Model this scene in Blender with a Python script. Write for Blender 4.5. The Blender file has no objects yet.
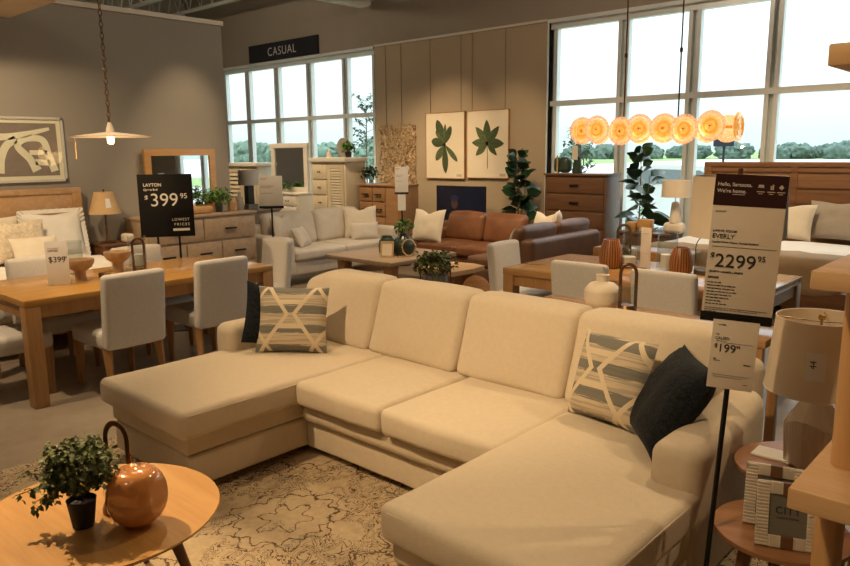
import bpy, bmesh, math, random
from mathutils import Vector, Matrix, noise, Euler
random.seed(11)
R = math.radians
PI = math.pi
S = bpy.context.scene
COL = S.collection
# ------------------------------------------------------------------ camera
PITCH, ROLL, YAW = R(10.25), R(-.6), R(42.3)
fh = Vector((-math.sin(YAW), math.cos(YAW), 0)); rt = Vector((math.cos(YAW), math.sin(YAW), 0)); up = Vector((0, 0, 1))
fw = fh*math.cos(PITCH) - up*math.sin(PITCH); uu = up*math.cos(PITCH) + fh*math.sin(PITCH)
r2 = rt*math.cos(ROLL) + uu*math.sin(ROLL); u2 = uu*math.cos(ROLL) - rt*math.sin(ROLL)
cam_data = bpy.data.cameras.new('camera'); cam = bpy.data.objects.new('camera', cam_data); COL.objects.link(cam)
mt = Matrix((r2, u2, -fw)).transposed().to_4x4(); mt.translation = Vector((0, 0, 1.72)); cam.matrix_world = mt
cam_data.sensor_width = 36; cam_data.lens = 36*728/850; cam_data.clip_start = .05; cam_data.clip_end = 900
S.camera = cam
# ------------------------------------------------------------------ view
S.view_settings.view_transform = 'Standard'; S.view_settings.look = 'None'
S.view_settings.exposure = 0.0; S.view_settings.gamma = 1; S.view_settings.use_curve_mapping = False
# ------------------------------------------------------------------ sky
W = bpy.data.worlds.new('sky'); S.world = W; W.use_nodes = True
nt = W.node_tree; nt.nodes.clear()
tc = nt.nodes.new('ShaderNodeTexCoord'); sx = nt.nodes.new('ShaderNodeSeparateXYZ'); cr = nt.nodes.new('ShaderNodeValToRGB')
nz = nt.nodes.new('ShaderNodeTexNoise'); nz.inputs['Scale'].default_value = 3; mx = nt.nodes.new('ShaderNodeMath'); mx.operation = 'MULTIPLY_ADD'
bg = nt.nodes.new('ShaderNodeBackground'); ow = nt.nodes.new('ShaderNodeOutputWorld')
nt.links.new(tc.outputs['Generated'], sx.inputs[0]); nt.links.new(tc.outputs['Generated'], nz.inputs['Vector'])
nt.links.new(nz.outputs['Fac'], mx.inputs[0]); mx.inputs[1].default_value = .10; nt.links.new(sx.outputs['Z'], mx.inputs[2])
nt.links.new(mx.outputs[0], cr.inputs[0]); nt.links.new(cr.outputs[0], bg.inputs[0]); nt.links.new(bg.outputs[0], ow.inputs[0])
e = cr.color_ramp.elements
e[0].position = 0.0; e[0].color = (.205, .255, .26, 1); e[1].position = .75; e[1].color = (.85, .93, 1.0, 1)
q = e.new(.08); q.color = (.27, .325, .33, 1); q = e.new(.16); q.color = (.36, .40, .405, 1); q = e.new(.34); q.color = (.52, .56, .58, 1)
SKY = 3.8
bg.inputs[1].default_value = SKY
# ------------------------------------------------------------------ lights (unseen ceiling spots, several added to brighten parts; fixtures are built further down)
WARM = (1.0, .70, .385)
WARM2 = (1.0, .72, .42)
# (x, y, z, aim x, aim y, aim z, watts, cone deg, blend, colour)
SPOTS = [
 (-5.2, .8, 4.2, -2.85, .72, .45, 950, 26, .5, WARM),
 (-5.2, 3.2, 4.3, -3.2, 1.6, .3, 210, 50, .6, WARM),
 (-1.5, 5.0, 4.3, -2.2, 2.4, .5, 180, 56, .8, WARM),
 (-3.2, -.6, 4.3, -2.7, 3.2, .8, 600, 40, .8, WARM),  # added to brighten the back cushions from the front
 (-1.5, -.5, 4.3, -1.1, 2.4, .8, 310, 52, .8, WARM),  # added to light the cards, frames and right arm from the viewing side
 (1.2, 4.4, 4.3, -.95, 2.7, .4, 190, 32, .8, WARM2),
 (-5.4, .2, 4.3, -5.8, 2.3, .6, 400, 62, .8, WARM2),
 (-4.6, 2.2, 4.3, -5.5, 2.9, .7, 250, 50, .8, WARM2),
 (-6.5, 1.7, 3.35, -8.3, 2.7, 1.3, 240, 80, .9, WARM2),
 (-6.9, 5.1, 4.0, -8.35, 4.75, 1.75, 170, 38, .9, WARM2),
 (-6.0, 4.9, 4.2, -8.0, 4.8, .7, 190, 42, .9, WARM2),  # added to brighten the dresser
 (-7.8, 7.6, 4.3, -8.6, 10, 1.4, 300, 46, .9, WARM2),
 (-6.5, 7.6, 4.3, -7.3, 10, 1.3, 200, 44, .9, WARM2),
 (-6.2, 5.6, 4.3, -6.5, 7.4, .5, 430, 70, .9, WARM2),
 (-9.0, 6.6, 4.3, -9.4, 9.0, 1.0, 420, 64, .9, WARM2),
 (-2.2, 6.2, 4.3, -2.6, 5.4, .7, 300, 60, .9, WARM2),
 (-2.6, 7.0, 4.3, -2.6, 9.3, 1.0, 420, 62, .9, WARM2),
 (-12.0, 6.2, 4.3, -12.0, 8.6, 1.2, 420, 70, .9, WARM2),
 (-4.4, 6.2, 4.3, -5.4, 9.2, 1.0, 300, 60, .9, WARM2),
]
# unseen fill lamps added to brighten upper walls and ceiling: (x, y, z, watts)
FILL_LAMPS = [(-12.2, 6.2, 4.75, 110), (-4.6, 7.0, 4.6, 85), (-6.6, .8, 4.6, 40), (-1.2, 3.0, 4.7, 22), (-2.0, -2.5, 4.7, 30)]
# ------------------------------------------------------------------ node helpers
class X:
    def __init__(s, nt, sock): s.nt, s.k = nt, sock
    def _m(s, op, *o):
        n = s.nt.nodes.new('ShaderNodeMath'); n.operation = op
        for i, v in enumerate((s,)+o):
            if isinstance(v, X): s.nt.links.new(v.k, n.inputs[i])
            else: n.inputs[i].default_value = v
        return X(s.nt, n.outputs[0])
    def __add__(s, o): return s._m('ADD', o)
    def __sub__(s, o): return s._m('SUBTRACT', o)
    def __mul__(s, o): return s._m('MULTIPLY', o)
    def __truediv__(s, o): return s._m('DIVIDE', o)
    def abs(s): return s._m('ABSOLUTE')
    def sin(s): return s._m('SINE')
    def lt(s, o): return s._m('LESS_THAN', o)
    def gt(s, o): return s._m('GREATER_THAN', o)
    def max(s, o): return s._m('MAXIMUM', o)
    def min(s, o): return s._m('MINIMUM', o)
    def mod(s, o): return s._m('PINGPONG', o)
    def sqrt(s): return s._m('SQRT')
def nmat(name):
    m = bpy.data.materials.new(name); m.use_nodes = True
    return m, m.node_tree, m.node_tree.nodes['Principled BSDF']
def coords(nt, scale=(1, 1, 1), rot=(0, 0, 0), kind='Object'):
    tc = nt.nodes.new('ShaderNodeTexCoord'); mp = nt.nodes.new('ShaderNodeMapping')
    mp.inputs['Scale'].default_value = scale; mp.inputs['Rotation'].default_value = rot
    nt.links.new(tc.outputs[kind], mp.inputs[0]); return mp.outputs[0]
def tnoise(nt, vec, scale, detail=4, rough=.5, dist=0):
    n = nt.nodes.new('ShaderNodeTexNoise'); n.inputs['Scale'].default_value = scale; n.inputs['Detail'].default_value = detail
    n.inputs['Roughness'].default_value = rough; n.inputs['Distortion'].default_value = dist
    nt.links.new(vec, n.inputs['Vector']); return n.outputs['Fac']
def ramp(nt, fac, stops):
    c = nt.nodes.new('ShaderNodeValToRGB'); nt.links.new(fac, c.inputs[0]); e = c.color_ramp.elements
    e[0].position, e[0].color = stops[0][0], (*stops[0][1], 1); e[1].position, e[1].color = stops[-1][0], (*stops[-1][1], 1)
    for p, col in stops[1:-1]: k = e.new(p); k.color = (*col, 1)
    return c.outputs[0]
def mixc(nt, fac, a, b):
    n = nt.nodes.new('ShaderNodeMix'); n.data_type = 'RGBA'
    nt.links.new(fac, n.inputs['Factor'])
    for i, v in ((6, a), (7, b)):
        if isinstance(v, tuple): n.inputs[i].default_value = (*v, 1)
        else: nt.links.new(v, n.inputs[i])
    return n.outputs[2]
def bump(nt, b, h, strength, dist=.01):
    n = nt.nodes.new('ShaderNodeBump'); n.inputs['Strength'].default_value = strength; n.inputs['Distance'].default_value = dist
    nt.links.new(h, n.inputs['Height']); nt.links.new(n.outputs[0], b.inputs['Normal'])
def plain(name, c, rough=.6, metal=0, var=.06, vs=6, bs=0, bstr=.2, spec=.5, **kw):
    m, nt, b = nmat(name); v = coords(nt)
    n = tnoise(nt, v, vs); lo = tuple(x*(1-var) for x in c); hi = tuple(min(1, x*(1+var)) for x in c)
    nt.links.new(ramp(nt, n, [(.3, lo), (.7, hi)]), b.inputs['Base Color'])
    b.inputs['Roughness'].default_value = rough; b.inputs['Metallic'].default_value = metal; b.inputs['Specular IOR Level'].default_value = spec
    if bs: bump(nt, b, tnoise(nt, v, bs, 3), bstr, .004)
    for k, val in kw.items(): b.inputs[k.replace('_', ' ')].default_value = val
    return m
def fabric(name, c, rough=.9, weave=420, bstr=.35, var=.07, wr=0, mott=9):
    m, nt, b = nmat(name); v = coords(nt)
    a = X(nt, tnoise(nt, v, mott, 4)); w = X(nt, tnoise(nt, v, weave, 2)); f = a*.5+w*.5
    nt.links.new(ramp(nt, f.k, [(.32, tuple(x*(1-var*2) for x in c)), (.68, tuple(min(1, x*(1+var)) for x in c))]), b.inputs['Base Color'])
    b.inputs['Roughness'].default_value = rough; b.inputs['Sheen Weight'].default_value = .06; b.inputs['Specular IOR Level'].default_value = .2
    bump(nt, b, (w*1.0 + X(nt, tnoise(nt, v, 14, 3))*wr).k, bstr, .003); return m
def wood(name, c1, c2, axis=0, sc=1.0, rough=.45, dark=None, bstr=.08):
    m, nt, b = nmat(name); s = [9*sc]*3; s[axis] = .7*sc
    v = coords(nt, tuple(s)); f = X(nt, tnoise(nt, v, 2.2, 6, .6, .5)); g = X(nt, tnoise(nt, v, 11, 3, .6))
    h = f*.7+g*.3; st = [(.36, c1), (.62, c2)]
    if dark: st = [(.33, dark)] + st
    nt.links.new(ramp(nt, h.k, st), b.inputs['Base Color']); b.inputs['Roughness'].default_value = rough
    bump(nt, b, h.k, bstr, .004); return m
def emit(name, c, strength):
    m, nt, b = nmat(name); b.inputs['Base Color'].default_value = (*c, 1)
    b.inputs['Emission Color'].default_value = (*c, 1); b.inputs['Emission Strength'].default_value = strength; return m
def glassy(name, tint=(1, 1, 1), gl=.1, rough=.02):
    m = bpy.data.materials.new(name); m.use_nodes = True; nt = m.node_tree; nt.nodes.clear()
    t = nt.nodes.new('ShaderNodeBsdfTransparent'); t.inputs[0].default_value = (*tint, 1)
    g = nt.nodes.new('ShaderNodeBsdfGlossy'); g.inputs['Roughness'].default_value = rough
    lw = nt.nodes.new('ShaderNodeLayerWeight'); lw.inputs[0].default_value = .25
    mm = nt.nodes.new('ShaderNodeMath'); mm.operation = 'MULTIPLY_ADD'; mm.inputs[1].default_value = .7; mm.inputs[2].default_value = gl*.3; mm.use_clamp = True
    mx = nt.nodes.new('ShaderNodeMixShader'); o = nt.nodes.new('ShaderNodeOutputMaterial')
    nt.links.new(lw.outputs['Facing'], mm.inputs[0]); mm.inputs[1].default_value = gl*2
    nt.links.new(mm.outputs[0], mx.inputs[0]); nt.links.new(t.outputs[0], mx.inputs[1]); nt.links.new(g.outputs[0], mx.inputs[2]); nt.links.new(mx.outputs[0], o.inputs[0])
    return m
# ------------------------------------------------------------------ mesh builder
def _axis(sz, r, n):
    h = sz/2
    inner = [(-h+r) + (2*h-2*r)*i/n for i in range(n+1)] if h > r+1e-6 else [0.0]
    k = [math.tan(PI/4*t) for t in (.33, .67, 1)]
    return [-(h-r)-r*t for t in reversed(k)] + inner + [(h-r)+r*t for t in k]
class MB:
    def __init__(s): s.v = []; s.f = []; s.mi = []
    def add(s, vs, fs, M=None, mi=0):
        o = len(s.v)
        for p in vs: s.v.append(M @ Vector(p) if M is not None else Vector(p))
        for f in fs: s.f.append([i+o for i in f]); s.mi.append(mi)
        return s
    def box(s, c, d, bev=0, rot=(0, 0, 0), mi=0, seg=2, taper=None):
        b = bmesh.new(); bmesh.ops.create_cube(b, size=1)
        for v in b.verts:
            t = 1.0
            if taper and v.co.z < 0: t = taper
            v.co = Vector((v.co.x*d[0]*t, v.co.y*d[1]*t, v.co.z*d[2]))
        if bev: bmesh.ops.bevel(b, geom=b.edges[:], offset=bev, segments=seg, profile=.5, affect='EDGES')
        b.verts.index_update(); M = Matrix.Translation(c) @ Euler(rot).to_matrix().to_4x4()
        s.add([v.co.copy() for v in b.verts], [[v.index for v in f.verts] for f in b.faces], M, mi); b.free(); return s
    def span(s, x0, x1, y0, y1, z0, z1, bev=0, mi=0, seg=2):
        return s.box(((x0+x1)/2, (y0+y1)/2, (z0+z1)/2), (abs(x1-x0), abs(y1-y0), abs(z1-z0)), bev, mi=mi, seg=seg)
    def soft(s, c, d, r, n=8, puff=(0, 0, 0), rot=(0, 0, 0), wob=0, seed=0, mi=0, shape=None):
        r = min(r, min(d)/2*.999)
        A = [_axis(d[i], r, max(2, int(n*d[i]/max(d)))) for i in range(3)]; idx = {}; vs = []; fs = []
        h = [x/2 for x in d]
        def vid(i, j, k):
            key = (i, j, k)
            if key in idx: return idx[key]
            p = Vector((A[0][i], A[1][j], A[2][k])); inn = Vector([max(-(h[a]-r), min(h[a]-r, p[a])) for a in range(3)])
            q = p-inn
            if q.length > 1e-9: p = inn + q.normalized()*r
            u = [p[a]/h[a] for a in range(3)]
            o = p.copy()
            o.x += puff[0]*u[0]*(1-u[1]**2)*(1-u[2]**2); o.y += puff[1]*u[1]*(1-u[0]**2)*(1-u[2]**2); o.z += puff[2]*u[2]*(1-u[0]**2)*(1-u[1]**2)
            if shape: o = shape(o, u)
            if wob:
                o += Vector((noise.noise(o*5+Vector((seed, 0, 0))), noise.noise(o*5+Vector((seed, 9, 0))), noise.noise(o*5+Vector((seed, 0, 9)))))*wob
            idx[key] = len(vs); vs.append(o); return idx[key]
        L = [len(a) for a in A]
        for k, flip in ((0, True), (L[2]-1, False)):
            for i in range(L[0]-1):
                for j in range(L[1]-1):
                    f = [vid(i, j, k), vid(i+1, j, k), vid(i+1, j+1, k), vid(i, j+1, k)]; fs.append(f[::-1] if flip else f)
        for j, flip in ((0, False), (L[1]-1, True)):
            for i in range(L[0]-1):
                for k in range(L[2]-1):
                    f = [vid(i, j, k), vid(i+1, j, k), vid(i+1, j, k+1), vid(i, j, k+1)]; fs.append(f[::-1] if flip else f)
        for i, flip in ((0, True), (L[0]-1, False)):
            for j in range(L[1]-1):
                for k in range(L[2]-1):
                    f = [vid(i, j, k), vid(i, j+1, k), vid(i, j+1, k+1), vid(i, j, k+1)]; fs.append(f[::-1] if flip else f)
        return s.add(vs, fs, Matrix.Translation(c) @ Euler(rot).to_matrix().to_4x4(), mi)
    def lathe(s, prof, c=(0, 0, 0), seg=28, cap=True, mi=0, M=None, sq=0):
        vs = []; fs = []; n = len(prof)
        for r, z in prof:
            for k in range(seg):
                a = 2*PI*k/seg; f = 1.0
                if sq: f = 1+sq*math.cos(4*a)
                vs.append((r*f*math.cos(a), r*f*math.sin(a), z))
        for i in range(n-1):
            for k in range(seg):
                k2 = (k+1) % seg; fs.append([i*seg+k, i*seg+k2, (i+1)*seg+k2, (i+1)*seg+k])
        if cap:
            if prof[0][0] > 1e-5: fs.append([k for k in range(seg)][::-1])
            if prof[-1][0] > 1e-5: fs.append([(n-1)*seg+k for k in range(seg)])
        T = Matrix.Translation(c)
        if M is not None: T = T @ M
        return s.add(vs, fs, T, mi)
    def tube(s, pts, r, seg=8, closed=False, mi=0, flat=None):
        pts = [Vector(p) for p in pts]; n = len(pts); vs = []; fs = []; rr = r if isinstance(r, (list, tuple)) else [r]*n
        ref = None
        for i, p in enumerate(pts):
            if closed: t = pts[(i+1) % n]-pts[i-1]
            else: t = pts[min(i+1, n-1)]-pts[max(i-1, 0)]
            t = t.normalized() if t.length > 1e-9 else Vector((0, 0, 1))
            if ref is None: ref = Vector((0, 0, 1)) if abs(t.z) < .9 else Vector((1, 0, 0))
            a = t.cross(ref).normalized(); b = a.cross(t).normalized(); ref = b
            fl = flat or (1, 1)
            for k in range(seg):
                an = 2*PI*k/seg; vs.append(p + a*math.cos(an)*rr[i]*fl[0] + b*math.sin(an)*rr[i]*fl[1])
        for i in range(n if closed else n-1):
            for k in range(seg):
                j = (i+1) % n; k2 = (k+1) % seg; fs.append([i*seg+k, i*seg+k2, j*seg+k2, j*seg+k])
        if not closed: fs.append(list(range(seg))[::-1]); fs.append([(n-1)*seg+k for k in range(seg)])
        return s.add(vs, fs, None, mi)
    def cyl(s, p0, p1, r0, r1=None, seg=16, mi=0): return s.tube([p0, p1], [r0, r0 if r1 is None else r1], seg, mi=mi)
    def prism(s, poly, z0, z1, M=None, mi=0):   # poly in XY
        n = len(poly); vs = [(x, y, z0) for x, y in poly]+[(x, y, z1) for x, y in poly]
        fs = [list(range(n))[::-1], [n+i for i in range(n)]]+[[i, (i+1) % n, n+(i+1) % n, n+i] for i in range(n)]
        return s.add(vs, fs, M, mi)
    def leaf(s, base, d, L, w, fold=.25, droop=.3, nrm=None, mi=0, seg=4):
        d = Vector(d).normalized(); side = d.cross(Vector((0, 0, 1)))
        if side.length < .1: side = d.cross(Vector((1, 0, 0)))
        side.normalize(); u = side.cross(d).normalized()
        if nrm is not None:
            q = Matrix.Rotation(nrm, 3, d); side = q @ side; u = q @ u
        vs = []; fs = []
        for i in range(seg+1):
            t = i/seg; ww = w/2*math.sin(PI*min(.985, max(.03, t**.85)))
            c = Vector(base)+d*L*t - Vector((0, 0, 1))*droop*L*t*t
            vs += [c-side*ww+u*ww*fold, c, c+side*ww+u*ww*fold]
        for i in range(seg):
            a = i*3; fs += [[a, a+1, a+4, a+3], [a+1, a+2, a+5, a+4]]
        return s.add(vs, fs, None, mi)
    def build(s, name, mat, parent=None, smooth=35, loc=None):
        me = bpy.data.meshes.new(name); me.from_pydata([tuple(v) for v in s.v], [], s.f)
        mats = mat if isinstance(mat, (list, tuple)) else [mat]
        for m in mats: me.materials.append(m)
        if len(mats) > 1: me.polygons.foreach_set('material_index', s.mi)
        if smooth:
            me.polygons.foreach_set('use_smooth', [True]*len(me.polygons)); me.set_sharp_from_angle(angle=R(smooth))
        me.update(); me.validate()
        o = bpy.data.objects.new(name, me); COL.objects.link(o)
        if parent is not None: o.parent = parent
        if loc is not None: o.location = loc
        return o
def tag(o, label, cat, group=None, kind=None):
    if label: o['label'] = label
    if cat: o['category'] = cat
    if group: o['group'] = group
    if kind: o['kind'] = kind
    return o
def thing(name, loc, rz, label, cat, group=None):
    o = bpy.data.objects.new(name, None); COL.objects.link(o); o.location = loc; o.rotation_euler = (0, 0, rz); o.empty_display_size = .1
    return tag(o, label, cat, group)
def struct(o): o['kind'] = 'structure'; return o
def kids(o): return [c for c in bpy.data.objects if c.parent == o]
def copy_tree(o, parent=None):
    c = o.copy(); COL.objects.link(c); c.parent = parent
    for ch in kids(o): copy_tree(ch, c)
    return c
def dup(o, loc, rz, label, group=None):
    c = copy_tree(o); c.location = loc; c.rotation_euler = (0, 0, rz); c['label'] = label
    if group: c['group'] = group
    return c
def text(s, size, mat, parent, loc, align='LEFT', name='lettering', bold=0, rot=(PI/2, 0, 0), sx=1.0, space=1.0):
    cu = bpy.data.curves.new(name, 'FONT'); cu.body = s; cu.size = size; cu.align_x = align; cu.extrude = .0006; cu.offset = bold; cu.space_character = space
    t = bpy.data.objects.new(name, cu); COL.objects.link(t); bpy.context.view_layer.update()
    me = bpy.data.meshes.new_from_object(t.evaluated_get(bpy.context.evaluated_depsgraph_get())); COL.objects.unlink(t); bpy.data.objects.remove(t)
    me.materials.clear(); me.materials.append(mat); me.name = name
    o = bpy.data.objects.new(name, me); COL.objects.link(o); o.parent = parent; o.location = loc; o.rotation_euler = rot; o.scale = (sx, 1, 1); return o
# ------------------------------------------------------------------ materials
M = {}
M['wall'] = plain('wall paint', (.33, .28, .225), .85, var=.02, vs=2)
M['wall_left'] = plain('left wall paint', (.285, .26, .225), .85, var=.02, vs=2)
M['wall_panel'] = plain('panel wall paint', (.42, .33, .225), .8, var=.02, vs=2)
M['ceiling'] = plain('roof deck', (.34, .32, .30), .8, var=.1)
M['soffit'] = plain('soffit', (.62, .48, .33), .8, var=.02)
M['steel'] = plain('joist steel', (.55, .53, .50), .5, .2)
M['white'] = plain('white paint', (.80, .80, .78), .4, var=.02)
M['frame'] = plain('window aluminium', (.72, .74, .74), .35, .15, var=.03)
M['trimw'] = plain('trim paint', (.62, .56, .47), .5, var=.03)
M['glass'] = glassy('window glass', (.97, 1, 1), .06)
M['cglass'] = glassy('clear glass', (.93, .95, .95), .10)
M['black'] = plain('black metal', (.015, .014, .013), .45, .5, var=.1)
M['blacksign'] = plain('black board', (.006, .006, .007), .6, var=.1, spec=.2)
M['navysign'] = plain('dark navy board', (.016, .018, .026), .5, var=.1, spec=.3)
M['print'] = plain('black print', (.03, .025, .02), .7, var=.02)
M['maroon'] = plain('dark maroon print', (.035, .012, .012), .6, var=.04, spec=.2)
M['whiteprint'] = plain('white print', (.75, .72, .68), .7, var=.02)
M['greyprint'] = plain('grey print', (.55, .45, .38), .7, var=.02)
M['paper'] = plain('card paper', (.74, .66, .55), .7, var=.02)
M['paper2'] = plain('white card', (.80, .78, .74), .7, var=.02)
M['sofa'] = fabric('cream chenille', (.66, .56, .42), .92, 260, .6, .035, wr=.3, mott=40)
M['chair'] = fabric('oatmeal linen', (.64, .615, .58), .9, 300, .4, .10, mott=120)
M['chair_back'] = M['chair']
M['white_linen'] = fabric('white linen', (.86, .83, .77), .9, 400, .3, .04, wr=1.5)
M['cream_pillow'] = fabric('cream pillow', (.78, .70, .57), .9, 300, .4, .05, wr=2)
M['beige'] = fabric('beige sofa cloth', (.68, .62, .54), .9, 400, .3, .06, wr=1)
M['grey_pillow'] = fabric('taupe cloth', (.40, .35, .29), .9, 300, .4, .06, wr=2)
M['charcoal'] = fabric('charcoal wool', (.013, .017, .022), .95, 160, .9, .5, mott=60)
M['leather'] = plain('tan leather', (.20, .08, .033), .45, var=.22, vs=5, bs=30, bstr=.25)
M['leather2'] = plain('brown leather', (.17, .085, .048), .42, var=.2, vs=5, bs=30, bstr=.25)
M['oak'] = wood('oak', (.42, .215, .052), (.51, .28, .08), 1, 1, .2)
M['oakz'] = wood('oak legs', (.33, .165, .06), (.43, .235, .09), 2, 1, .4)
M['oakx'] = wood('oak board', (.40, .215, .08), (.50, .29, .12), 0, 1, .17)
M['oaklight'] = wood('light oak', (.50, .255, .07), (.60, .33, .11), 0, .8, .35)
M['ashbed'] = wood('honey ash', (.42, .24, .11), (.52, .33, .17), 1, .8, .45)
M['ash'] = wood('washed oak', (.36, .25, .155), (.46, .335, .22), 1, 1, .5)
M['ashx'] = wood('brown oak', (.34, .18, .08), (.43, .245, .12), 0, 1, .45)
M['walnut'] = wood('walnut', (.11, .05, .022), (.17, .08, .037), 0, 1, .4)
M['walnutz'] = wood('walnut legs', (.14, .06, .025), (.21, .10, .045), 2, 1, .4)
M['cherry'] = wood('chestnut board', (.17, .075, .03), (.25, .12, .052), 0, 1, .4)
M['pine'] = wood('pine', (.60, .36, .17), (.71, .46, .24), 0, .7, .45)
M['pinez'] = wood('pine post', (.56, .30, .12), (.68, .40, .18), 2, .7, .45)
def stripe_mat():
    m, nt, b = nmat('striped wood'); v = coords(nt); sp = nt.nodes.new('ShaderNodeSeparateXYZ'); nt.links.new(v, sp.inputs[0]); x, y = X(nt, sp.outputs[0]), X(nt, sp.outputs[1])
    n = X(nt, tnoise(nt, coords(nt, (20, 20, 2)), 1.5, 3)); f = (x._m('ARCTAN2', y)*26+n*4).sin()*.5+.5
    nt.links.new(ramp(nt, f.k, [(.2, (.10, .035, .012)), (.6, (.40, .17, .055))]), b.inputs['Base Color']); b.inputs['Roughness'].default_value = .35; return m
M['stripewood'] = stripe_mat()
M['texpillow'] = fabric('tufted cream', (.74, .64, .49), .95, 38, 1.0, .16, wr=2)
M['tanthrow'] = fabric('tan throw', (.46, .33, .20), .9, 300, .4, .05, wr=2)
M['carglass2'] = plain('car window', (.22, .25, .27), .1)
M['bowl'] = wood('turned wood', (.36, .23, .13), (.47, .32, .19), 2, 1.4, .4)
M['bronze'] = plain('bronze', (.17, .08, .035), .35, .8, var=.2)
M['brass'] = plain('brass', (.60, .38, .12), .25, .9)
M['ceramic'] = plain('bone ceramic', (.72, .63, .50), .6, var=.04, bs=60, bstr=.15)
M['lampbase'] = plain('taupe ceramic', (.74, .63, .50), .7, var=.04)
M['green_glaze'] = plain('green glaze', (.035, .055, .035), .3, var=.2)
M['bead'] = plain('wood beads', (.55, .38, .20), .6, var=.15)
M['pot'] = plain('charcoal pot', (.035, .033, .033), .7, var=.1)
M['soil'] = plain('soil', (.03, .02, .012), .95, var=.3, vs=60)
M['leafA'] = plain('small leaves', (.14, .17, .045), .55, var=.55, vs=30)
M['leafB'] = plain('fiddle leaves', (.018, .048, .018), .28, var=.4, vs=8)
M['leafC'] = plain('fresh leaves', (.08, .20, .03), .5, var=.4, vs=20)
M['stem'] = plain('stem', (.13, .09, .045), .8)
M['art'] = plain('canvas', (.80, .70, .54), .8, var=.02)
M['print_green'] = plain('printed green', (.055, .085, .03), .8, var=.35, vs=25)
M['print_green2'] = plain('printed pale green', (.095, .13, .05), .8, var=.35, vs=25)
M['print_brown'] = plain('printed brown', (.09, .055, .03), .8, var=.2)
M['mirror'] = plain('mirror glass', (.92, .94, .94), .02, 1, var=.0)
M['floor'] = None
M['whitewash'] = wood('cream paint', (.66, .57, .42), (.72, .63, .47), 2, 1, .5)
M['whitefurn'] = plain('white lacquer', (.74, .70, .62), .45, var=.03)
M['shade'] = plain('linen shade', (.78, .66, .50), .85, var=.03, bs=300, bstr=.2)
M['shade2'] = plain('burlap shade', (.62, .42, .22), .85, var=.06, bs=300, bstr=.3)
M['slate'] = plain('slate', (.05, .055, .055), .6)
M['stone'] = plain('grey stone', (.28, .25, .22), .8, var=.15, bs=40)
M['burlwood'] = wood('burl', (.42, .17, .05), (.60, .30, .11), 0, 2, .4)
M['weave'] = plain('dried weave', (.56, .42, .26), .9, var=.45, vs=40)
M['whiteplaster'] = plain('plaster disc', (.62, .55, .45), .7, var=.05)
M['rubber'] = plain('tyre', (.03, .03, .03), .8)
M['carpaint'] = plain('white car paint', (.80, .82, .84), .2, .1, var=.01)
M['tailred'] = plain('tail lamp red', (.35, .02, .02), .3)
M['carglass'] = plain('dark car glass', (.05, .07, .08), .05, .3)
M['asphalt'] = plain('pale pavement', (.60, .61, .60), .9, var=.08, vs=2)
M['grass'] = plain('lawn', (.22, .32, .11), .95, var=.25, vs=1.5)
M['treefar'] = plain('far foliage', (.10, .15, .12), .95, var=.35, vs=1)
M['treenear'] = plain('near foliage', (.13, .20, .14), .9, var=.4, vs=3)
M['bark'] = plain('bark', (.15, .11, .08), .9, var=.3)
M['basket'] = plain('wire basket', (.10, .08, .06), .6, .4)

def floor_mat():
    m, nt, b = nmat('polished concrete'); v = coords(nt)
    a = tnoise(nt, v, .9, 6, .6, .6); c = tnoise(nt, v, 8, 5, .6)
    h = X(nt, a)*.65+X(nt, c)*.35
    nt.links.new(ramp(nt, h.k, [(.35, (.25, .20, .15)), (.65, (.36, .30, .23))]), b.inputs['Base Color'])
    b.inputs['Roughness'].default_value = .3; b.inputs['Specular IOR Level'].default_value = .45
    bump(nt, b, c, .05, .003); return m
M['floor'] = floor_mat()
def rug_mat():
    m, nt, b = nmat('ornamental rug'); tcn = nt.nodes.new('ShaderNodeTexCoord'); sp = nt.nodes.new('ShaderNodeSeparateXYZ')
    v = coords(nt); nt.links.new(v, sp.inputs[0]); x, y = X(nt, sp.outputs[0]), X(nt, sp.outputs[1])
    n1 = X(nt, tnoise(nt, v, 22, 3, .6)); n2 = X(nt, tnoise(nt, coords(nt, (1, 1, 1), (0, 0, 1.1)), 8.5, 2, .55, 1.6)); n3 = X(nt, tnoise(nt, v, 2.6, 1))
    fine = X(nt, tnoise(nt, v, 90, 2)); wearn = X(nt, tnoise(nt, v, 7, 3))
    # medallion: wavy closed outlines round the centre
    at = x._m('ARCTAN2', y); rr = ((x*x)*1.0+(y*y)*.75).sqrt()
    def ring(rad, amp, k, w, ph=0):
        rad_n = (at*k+ph).sin()*amp + rad + (n1-.5)*.09
        return (rr-rad_n).abs().lt(w)
    lines = ring(.21, .016, 14, .0055).max(ring(.25, .03, 9, .004, 1)).max(ring(.10, .03, 6, .005, 2)).max(ring(.52, .05, 15, .0055)).max(ring(.56, .06, 11, .005)).max(ring(.92, .07, 22, .0035)).max(ring(1.3, .08, 26, .0035))
    # scrolls: contour lines of a distorted field, kept in patches
    sc = ((n2-.5).abs().lt(.014)).max((n2-.60).abs().lt(.011)).max((n2-.42).abs().lt(.010))
    patch = (n3.gt(.44))*(rr.gt(.26))
    lines = lines.max(sc*patch)
    lines = lines*(wearn.gt(.36))
    # grey-green blurred flowers
    fl = (X(nt, tnoise(nt, v, 6.5, 5, .75)).gt(.60))*(fine.gt(.47))
    base = ramp(nt, X(nt, tnoise(nt, v, 30, 3)).k, [(.3, (.46, .35, .22)), (.7, (.56, .44, .28))])
    c1 = mixc(nt, (fl*.75).k, base, (.22, .20, .14)); c2 = mixc(nt, (lines*.95).k, c1, (.10, .055, .025))
    nt.links.new(c2, b.inputs['Base Color']); b.inputs['Roughness'].default_value = .95
    bump(nt, b, fine.k, .4, .004); return m
M['rug'] = rug_mat()
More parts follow.
